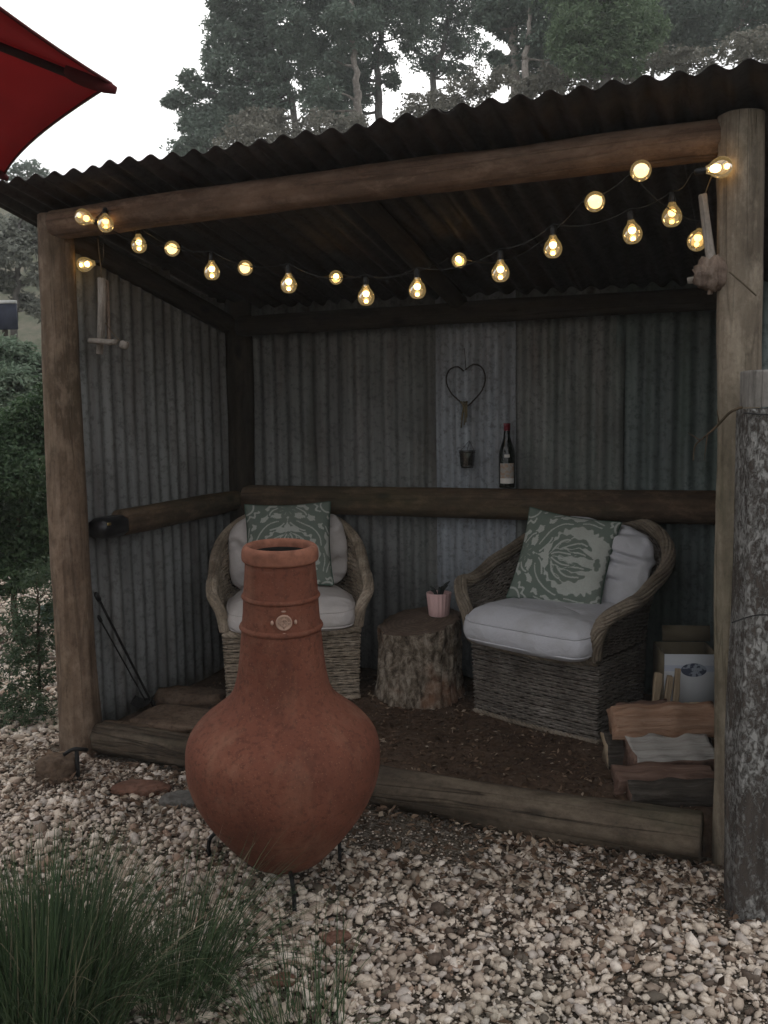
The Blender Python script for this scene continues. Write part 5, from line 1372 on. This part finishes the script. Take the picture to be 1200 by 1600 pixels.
def make_tree(label, Y, trunk_px, clusters, leaf, bark, seed, r0=0.16, leafL=0.125, leafW=0.055, dens=3.0, name='gum_tree', cat='tree', group='trees on the rise behind the shelter', base_z=None, depth_spread=0.5, droop=0.35, sub=3, puff=1.12):
    rng = np.random.default_rng(seed)
    tp = [at_y(x, y, Y) for x, y in trunk_px]
    bx = tp[0][0]; bz = float(hill_z(bx, Y)) - 0.3 if base_z is None else base_z
    base = V3(bx, Y, bz); root = empty(name, base); tag(root, label, cat, group)
    T = spline(np.concatenate([[base], tp]), 26); T[1:-1, :2] += rng.normal(0, r0 * 0.25, (24, 2))
    b = MB(); b.add(*tube(T - base, np.linspace(r0, r0 * 0.35, len(T)), 9))
    LV, LQ, nb = [], [], 0
    for (x, y, r) in clusters:
        c = at_y(x, y, Y); s = px_size(c); c = c + V3(0, rng.normal(0, depth_spread) * r * s * 1.6, 0); R = r * s * puff
        # limb from the trunk
        dz = T[:, 2] < c[2] - 0.15 * R
        cand = np.where(dz)[0] if dz.any() else np.arange(3)
        j = cand[np.argmin(np.linalg.norm(T[cand] - c, axis=1) + 0.25 * (c[2] - T[cand, 2]))]
        mid = (T[j] * 0.5 + c * 0.5) + rng.normal(0, 0.12, 3) * R + V3(0, 0, -0.08 * np.linalg.norm(c - T[j]))
        lp = spline([T[j], mid, c], 10)
        b.add(*tube(lp - base, np.linspace(r0 * 0.30, r0 * 0.07, 10), 6))
        for q in range(sub):
            d = rng.normal(size=3); d[2] = abs(d[2]) * 0.6; d = unit(d)
            b.add(*tube(spline([lp[6 + q % 3], c + d * R * 0.45 + rng.normal(0, 0.05, 3) * R, c + d * R * 0.95], 6) - base, np.linspace(r0 * 0.11, r0 * 0.03, 6), 4))
        n = int(520 * dens * max(0.5, (r / 30) ** 1.4))
        P = clump_points(c, R, n, rng); V, Q = leaf_quads(P, leafL, leafW, rng, droop)
        LV.append(V - base); LQ.append(Q + nb); nb += len(V)
    link('trunk', b.mesh('trunk'), BARK[bark], root)
    link('crown', mesh_np('crown', np.concatenate(LV), np.concatenate(LQ), False), LEAF[leaf], root)
    return root
make_tree('leaning grey-green gum with open sprays at the edge of the sky', 25, [(462, 200), (445, 120), (425, 40), (410, -60)],
          [(345, 45, 28), (375, 18, 34), (333, 78, 20), (360, 104, 32), (402, 62, 38), (432, 28, 40), (452, 92, 36), (392, 132, 34), (365, 152, 26), (296, 122, 16), (281, 152, 16), (300, 168, 20), (330, 182, 28), (286, 226, 22), (322, 216, 28), (266, 158, 9), (355, 192, 26), (312, 142, 12), (402, 172, 30),
           (440, 150, 22), (350, -10, 30), (300, 196, 18), (400, -30, 45), (440, -80, 50), (370, -80, 40), (430, -140, 45), (345, 8, 16), (340, 116, 20), (420, 110, 26), (305, 232, 20), (370, 60, 30), (400, 95, 30), (425, 70, 30), (380, 170, 26), (345, 165, 20), (340, 140, 16), (420, 150, 24), (395, 10, 34), (450, 55, 28), (355, 25, 22)], 'gum', 'dark', 1, 0.11)
make_tree('tall dark-trunked gum with a wide spreading crown behind the beam', 27, [(592, 190), (590, 110), (596, 30), (600, -60)],
          [(478, 22, 38), (508, 62, 36), (542, 30, 38), (562, 88, 28), (500, 112, 32), (528, 132, 26), (602, 40, 34), (640, 18, 34), (572, 60, 26), (520, 172, 22), (545, 158, 24), (600, 84, 20), (560, 0, 40), (520, -30, 50), (600, -60, 55), (660, -50, 45), (560, -130, 55), (640, -140, 50), (575, 140, 20), (484, 140, 24), (612, 128, 14), (540, 96, 26), (630, 55, 18), (470, 60, 30), (490, 88, 26), (580, 10, 34), (620, -5, 34), (455, 5, 34), (515, 20, 30), (650, 5, 26), (560, 120, 18)], 'gum_dark', 'dark', 2, 0.14)
make_tree('slim pale-trunked gum among the darker trunks', 24, [(561, 190), (556, 130), (552, 60), (548, 0)],
          [(548, 70, 22), (535, 40, 24), (570, 30, 22), (552, -20, 32), (530, -60, 36), (580, -50, 30), (520, 92, 18), (510, 150, 24), (494, 170, 22), (538, 176, 16)], 'gum', 'pale', 3, 0.13, dens=2.7)
make_tree('thin open-crowned gum with the sky showing through', 30, [(676, 150), (690, 80), (705, 10), (710, -60)],
          [(660, 76, 22), (692, 62, 26), (722, 42, 32), (684, 102, 16), (704, 22, 34), (654, 28, 20), (738, 82, 24), (724, 112, 14), (690, -20, 36), (740, -30, 40), (700, -90, 50), (666, 100, 10), (640, 80, 12), (742, 20, 26), (675, 8, 30), (715, 70, 18), (760, 8, 26), (730, 0, 30), (700, 110, 14), (660, 45, 16)], 'gum_dark', 'dark', 4, 0.13, dens=2.2)
make_tree('tall gum with two pale trunk lengths showing above the roof', 23, [(806, 130), (804, 80), (806, 30), (812, -40)],
          [(800, 12, 36), (838, 30, 36), (852, 80, 30), (780, 18, 24), (832, 66, 26), (770, 40, 12), (846, 108, 26), (790, -40, 44), (850, -30, 44), (820, -100, 55), (875, 20, 34), (868, 110, 24), (782, 100, 12), (776, 84, 10), (760, 20, 22), (790, 45, 18), (815, 95, 18), (870, 55, 26)], 'gum_dark', 'pale', 5, 0.17)
make_tree('slender pale-trunked gum close beside the taller one', 22, [(822, 130), (821, 90), (826, 40), (835, -30)],
          [(840, 60, 20), (862, 46, 26), (850, 0, 30), (860, -60, 40), (880, 84, 24)], 'gum_dark', 'pale', 6, 0.10, dens=2.7)
make_tree('dense bright green wattle with a rounded crown above the roof', 18, [(945, 150), (945, 100), (940, 40), (940, -20)],
          [(902, 42, 36), (940, 22, 40), (962, 62, 38), (922, 80, 36), (902, 98, 26), (980, 30, 38), (888, 66, 28), (1002, 62, 28), (942, 100, 26), (975, 92, 24), (940, -30, 50), (1000, -10, 42), (900, -20, 42), (950, 55, 34), (960, -90, 55), (985, 108, 16), (1018, 40, 26)], 'wattle', 'dark', 7, 0.12, leafL=0.10, leafW=0.035, dens=3.4)
make_tree('dark gum filling the sky between the wattle and the thin trunks', 26, [(1062, 130), (1066, 80), (1070, 20), (1075, -60)],
          [(1040, 28, 38), (1082, 18, 42), (1122, 18, 36), (1060, 60, 28), (1022, 78, 22), (1096, 58, 28), (1050, -40, 50), (1110, -50, 50), (1080, -120, 55), (1040, 90, 20), (1012, 8, 30), (1130, 46, 20), (1108, 78, 20), (1065, 35, 34), (1100, 35, 30), (1030, 55, 26), (1140, 5, 30), (1075, 80, 20)], 'gum_dark', 'dark', 8, 0.16)
make_tree('pale thin-trunked gum at the corner above the roof end', 24, [(1160, 110), (1156, 60), (1160, 10), (1165, -60)],
          [(1162, 12, 30), (1192, 28, 34), (1172, 60, 20), (1215, 0, 40), (1180, -40, 46), (1225, 60, 34), (1150, 36, 14), (1250, 20, 40), (1190, 84, 16)], 'gum', 'pale', 9, 0.1, dens=2.7)
for i, (lab, Y, cl) in enumerate((
        ('brownish low bush under the leaning gum', 20, [(385, 205, 30), (420, 190, 26), (360, 225, 28), (410, 225, 28), (440, 215, 24), (395, 180, 18)]),
        ('brownish low bush below the dark-trunked gum', 21, [(500, 190, 26), (545, 190, 22), (525, 205, 26), (480, 210, 20), (560, 205, 20)]),
        ('olive scrub showing under the thin open-crowned gum', 22, [(655, 165, 22), (690, 150, 22), (720, 140, 24), (752, 128, 24), (640, 178, 20), (780, 130, 20), (735, 160, 24), (700, 170, 24)]),
        ('dull brown scrub below the thin trunks at the roof end', 20, [(1020, 100, 24), (1060, 96, 24), (1100, 92, 26), (1140, 84, 26), (1180, 74, 28), (1215, 80, 30), (985, 118, 18)]),
        ('grey-olive scrub below the pale trunks', 19, [(850, 130, 24), (880, 124, 22), (910, 125, 22), (820, 140, 22), (945, 122, 20)]))):
    make_tree(lab, Y, [(cl[0][0], cl[0][1] + 40), (cl[0][0], cl[0][1])], cl, 'brown', 'stem', 30 + i, 0.06, 0.10, 0.05, 1.8, 'scrub_bush', 'bush', 'low scrub behind the shelter', sub=2)
# beyond the left post
make_tree('hazy grey-green gum on the slope beyond the tan post', 16, [(20, 560), (24, 480), (30, 400), (30, 350)],
          [(62, 352, 22), (74, 310, 20), (66, 430, 22), (8, 372, 26), (34, 400, 22), (20, 350, 22), (50, 380, 20), (10, 440, 20), (-30, 420, 40), (62, 480, 18), (30, 465, 14), (-20, 360, 34)], 'hazy', 'dark', 41, 0.08, 0.11, 0.05, 2.2, group='trees on the slope beyond the tan post')
make_tree('feathery far tree top just peeping over the roof corner', 34, [(45, 330), (44, 290), (42, 262)], [(30, 262, 12), (52, 262, 12), (70, 272, 10), (40, 280, 16), (12, 270, 14), (60, 290, 16)], 'gum', 'dark', 42, 0.1, 0.18, 0.08, 0.7, group='trees on the slope beyond the tan post')
make_tree('pale green rounded bush behind the darker shrub', 8.5, [(20, 680), (22, 620)], [(10, 570, 40), (50, 580, 36), (30, 610, 42), (-20, 600, 45), (62, 620, 30), (75, 570, 24), (20, 545, 26)], 'pale', 'stem', 43, 0.04, 0.07, 0.022, 3.0, 'garden_bush', 'bush', 'bushes beside the shelter', base_z=0.0)
make_tree('dense dark green shrub pressed against the tan post', 5.6, [(20, 900), (30, 800), (40, 700)],
          [(60, 640, 34), (30, 670, 40), (70, 690, 32), (10, 720, 44), (55, 740, 40), (80, 760, 26), (25, 790, 44), (70, 810, 36), (40, 850, 40), (5, 840, 44), (80, 870, 30), (-40, 760, 60), (-50, 850, 60), (50, 890, 30), (10, 900, 34), (-40, 680, 50), (85, 610, 22)], 'shrub', 'stem', 44, 0.022, 0.042, 0.016, 2.6, 'garden_shrub', 'shrub', 'bushes beside the shelter', base_z=0.0)
make_tree('open leafy sapling rising from the gravel at the foot of the tan post', 4.15, [(62, 1130), (62, 1040), (60, 960), (58, 900)],
          [(60, 930, 30), (25, 960, 22), (80, 1000, 20), (20, 1030, 18), (80, 1060, 20), (35, 1090, 22), (78, 1120, 24), (20, 1140, 26), (60, 1170, 34), (30, 1190, 30), (85, 1180, 22), (-10, 1120, 30), (70, 900, 26), (45, 1140, 26), (15, 1000, 22), (50, 1010, 22), (10, 1070, 24), (60, 1085, 22), (45, 1045, 20), (85, 960, 18), (5, 1180, 30), (90, 1150, 18), (70, 1200, 26), (45, 975, 22), (25, 1115, 22)], 'sprig', 'stem', 45, 0.011, 0.028, 0.009, 1.1, 'garden_sapling', 'shrub', 'bushes beside the shelter', base_z=0.0, sub=4, puff=1.55)

# ------------------------------------------------------------------ grass tufts in front
def make_tuft(label, c, n, L, spread, seed, W=0.0035, lean=(0, 0), fan=1.0, rb=0.09):
    rng = np.random.default_rng(seed); S = 9
    a = rng.uniform(0, 2 * math.pi, n); rr = rb * np.sqrt(rng.random(n)); out = np.stack([np.cos(a), np.sin(a)], 1)
    l = L * rng.uniform(0.5, 1.12, n); sp = spread * rng.beta(1.3, 1.6, n) * 1.6
    t = np.linspace(0, 1, S); P = np.zeros((n, S, 3))
    ang0 = sp * 0.35; curl = sp * rng.uniform(0.6, 1.9, n)
    th = ang0[:, None] + curl[:, None] * t[None] ** 1.5
    dl = l[:, None] / (S - 1)
    r = np.concatenate([np.zeros((n, 1)), np.cumsum(np.sin(th[:, :-1]) * dl, 1)], 1); z = np.concatenate([np.zeros((n, 1)), np.cumsum(np.cos(th[:, :-1]) * dl, 1)], 1)
    aa = a + rng.normal(0, 0.5, n); o2 = np.stack([np.cos(aa), np.sin(aa)], 1)
    P[..., :2] = (out * rr[:, None])[:, None] + o2[:, None] * r[..., None] + np.asarray(lean) * (t[None] ** 1.3 * l[:, None])[..., None]
    P[..., 2] = np.maximum(z, 0.012 + 0.02 * rng.random((n, 1)))
    side = np.stack([-o2[:, 1], o2[:, 0], np.zeros(n)], 1); tw = rng.uniform(-0.8, 0.8, n); side = side * np.cos(tw)[:, None] + np.c_[o2, np.zeros(n)] * np.sin(tw)[:, None]
    w = W * rng.uniform(0.6, 1.4, n)[:, None] * (1 - t[None] ** 2.2 * 0.95) / 2
    A = P + side[:, None] * w[..., None]; B = P - side[:, None] * w[..., None]
    V = np.stack([A, B], 2).reshape(n, S * 2, 3)
    q = np.array([(2 * i, 2 * i + 1, 2 * i + 3, 2 * i + 2) for i in range(S - 1)])
    Q = (q[None] + (np.arange(n) * S * 2)[:, None, None]).reshape(-1, 4)
    root = empty('grass_tuft', c); tag(root, label, 'grass tuft', 'grass tufts growing in the gravel')
    link('blades', mesh_np('blades', V.reshape(-1, 3), Q, False), LEAF['grass'], root)
    tag(root.children[0], kind='stuff')
gA = at_z(75, 1640, 0)
make_tuft('large dense tuft of dark green grass in the corner of the gravel', gA, 2300, 0.42, 0.78, 1, rb=0.16, lean=(0.06, 0.05))
make_tuft('sparse arching grass tuft between the dense tuft and the chiminea', at_z(285, 1570, 0), 420, 0.36, 1.15, 2, W=0.003, rb=0.10, lean=(0.25, 0.05))
make_tuft('thin wispy grass sprawling below the chiminea', at_z(470, 1640, 0), 200, 0.30, 1.3, 3, W=0.0025, rb=0.12, lean=(-0.1, 0.1))

# ------------------------------------------------------------------ red umbrella corner
def make_umbrella():
    tip = at_y(174, 131, 2.0); R = 1.35; a0 = math.radians(192)
    cen = V3(tip[0] + R * math.cos(a0), tip[1] + R * math.sin(a0), 0)
    t = NT('red_canvas'); co = t.coord(); n = t.noise(co, 300, 2, 0.6); b_ = t.noise(co, 3, 3)
    col = t.ramp(b_, [(0.3, (0.40, 0.05, 0.062)), (0.7, (0.48, 0.062, 0.075))])
    p = t.n('ShaderNodeBsdfPrincipled'); t.set(p.inputs['Base Color'], col); p.inputs['Roughness'].default_value = 0.9; t.set(p.inputs['Normal'], t.bump(n, 0.2, 0.002))
    tr = t.n('ShaderNodeBsdfTranslucent'); t.set(tr.inputs['Color'], col); mx = t.n('ShaderNodeMixShader'); mx.inputs[0].default_value = 0.45
    t.t.links.new(p.outputs[0], mx.inputs[1]); t.t.links.new(tr.outputs[0], mx.inputs[2]); t.t.links.new(mx.outputs[0], t.out.inputs['Surface'])
    red = t.m; dark = m_plain('umbrella_rib', (0.035, 0.012, 0.012), 0.6); hem = m_plain('umbrella_hem', (0.09, 0.012, 0.014), 0.9)
    root = empty('patio_umbrella', cen); tag(root, 'red canvas patio umbrella reaching in over the shelter roof', 'umbrella')
    top = tip[2] + 0.30
    ax = Vector((-math.sin(a0), math.cos(a0), 0)); Rt = Matrix.Rotation(math.radians(-6.5), 3, ax); tl = Vector(tip) - Vector(cen); tl.z = tip[2]
    if (Rt @ (Vector((0, 0, tip[2])) - tl)).z < 0: Rt = Rt.transposed()          # the canopy tips down towards this corner
    tf = lambda p: np.array(Rt @ (Vector(p) - tl) + tl)
    zt = lambda s: top - (top - tip[2]) * s
    angs = [a0 - math.pi + math.pi + q * math.pi / 4 + math.pi for q in range(8)]
    T = [V3(R * math.cos(a), R * math.sin(a), tip[2]) for a in angs]
    for q in range(8):
        A, B = T[q], T[(q + 1) % 8]; n_, m = 16, 12; V = []
        for i in range(n_ + 1):
            s = 0.03 + 0.97 * i / n_
            for j in range(m + 1):
                f_ = j / m; e = A * (1 - f_) + B * f_; bow = 4 * f_ * (1 - f_)
                inw = 1 - 0.026 * bow * s ** 3
                V.append(tf((e[0] * s * inw, e[1] * s * inw, zt(s) - 0.018 * bow * s * (1 - s * 0.35))))
        i = np.repeat(np.arange(n_), m); j = np.tile(np.arange(m), n_)
        Q = np.stack([i * (m + 1) + j, i * (m + 1) + j + 1, (i + 1) * (m + 1) + j + 1, (i + 1) * (m + 1) + j], 1)
        o = link('canopy_panel', MB().add(V, Q).mesh('canopy_panel'), red, root); s_ = o.modifiers.new('cloth', 'SOLIDIFY'); s_.thickness = 0.0015
        edge = np.array(V[n_ * (m + 1):]); link('hem', MB().add(*tube(edge, 0.0035, 6)).mesh('hem'), hem, o)
    for q in range(8):
        A = T[q]; P = [tf((A[0] * s, A[1] * s, zt(s) - 0.014)) for s in np.linspace(0.03, 0.985, 10)]
        r_ = link('rib', MB().add(*tube(P, 0.009, 8)).mesh('rib'), dark, root)
        pk = [tf((A[0] * s, A[1] * s, zt(s) - 0.010)) for s in np.linspace(0.93, 1.008, 6)]
        link('rib_pocket', MB().add(*tube(pk, [0.012, 0.017, 0.018, 0.017, 0.014, 0.008], 8)).mesh('rib_pocket'), hem, r_)
        link('strut', MB().add(*tube([tf((A[0] * 0.5, A[1] * 0.5, zt(0.5) - 0.02)), tf((A[0] * 0.03, A[1] * 0.03, top - 0.4))], 0.006, 6)).mesh('strut'), dark, r_)
    link('pole', MB().add(*tube([V3(0, 0, 0.0), V3(0, 0, tf((0, 0, top))[2] + 0.02)], 0.02, 14)).mesh('pole'), dark, root)
    link('base', MB().add(*lathe([(0.25, 0.0), (0.25, 0.04), (0.2, 0.06), (0.05, 0.08), (0.03, 0.3)], 32)).mesh('base'), dark, root)
make_umbrella()

# ------------------------------------------------------------------ small things beyond the left post
def make_left_bits():
    p = at_y(6, 515, 9.5); s = px_size(p)
    root = empty('blue_panel', V3(p[0], p[1], 0)); tag(root, 'dark blue panel with white top edge beyond the tan post', 'panel')
    link('board', MB().add(*box((0, 0, p[2] + 20 * s), (44 * s, 0.03, 40 * s), 0.004)).mesh('board', False), m_plain('blue_board', (0.025, 0.03, 0.05), 0.6), root)
    link('top_edge', MB().add(*box((0, 0, p[2] + 42 * s), (44 * s, 0.05, 5 * s), 0.003)).mesh('top_edge', False), m_plain('white_edge', (0.5, 0.5, 0.48), 0.6), root)
    link('stake', MB().add(*tube([V3(0, 0.03, 0), V3(0, 0.03, p[2] + 38 * s)], 0.03, 8)).mesh('stake'), M['darkpost'], root)
    q = at_z(80, 972, 0.0); s = px_size(q)
    root = empty('garden_tub', q); tag(root, 'small teal green tub on the gravel behind the tan post', 'tub')
    pr = [(13 * s, 0.0), (14 * s, 2 * s), (17 * s, 22 * s), (18.5 * s, 23 * s), (18.5 * s, 25 * s), (16.5 * s, 25 * s), (13 * s, 4 * s), (0.002, 3 * s)]
    link('tub', MB().add(*lathe(pr, 28, True, False)).mesh('tub'), m_plain('green_plastic', (0.07, 0.12, 0.10), 0.5), root)
    link('handle', MB().add(*tube(spline([V3(-18 * s, 0, 23 * s), V3(-16 * s, 0, 32 * s), V3(0, -0.01, 36 * s), V3(16 * s, 0, 32 * s), V3(18 * s, 0, 23 * s)], 16), 0.004, 6)).mesh('handle'), M['iron'], root)
make_left_bits()

# ------------------------------------------------------------------ thin evening haze
def make_haze():
    m = bpy.data.materials.new('haze_air'); m.use_nodes = True; t = m.node_tree; t.nodes.clear()
    o = t.nodes.new('ShaderNodeOutputMaterial'); v = t.nodes.new('ShaderNodeVolumePrincipled')
    v.inputs['Color'].default_value = (0.95, 0.96, 0.945, 1); v.inputs['Density'].default_value = HAZE
    t.links.new(v.outputs[0], o.inputs['Volume'])
    h = link('haze', MB().add(*box((0, 150, 14.5), (1210, 1510, 31.5))).mesh('haze', False), m)
    tag(h, kind='stuff')
HAZE = 0.0032
make_haze()
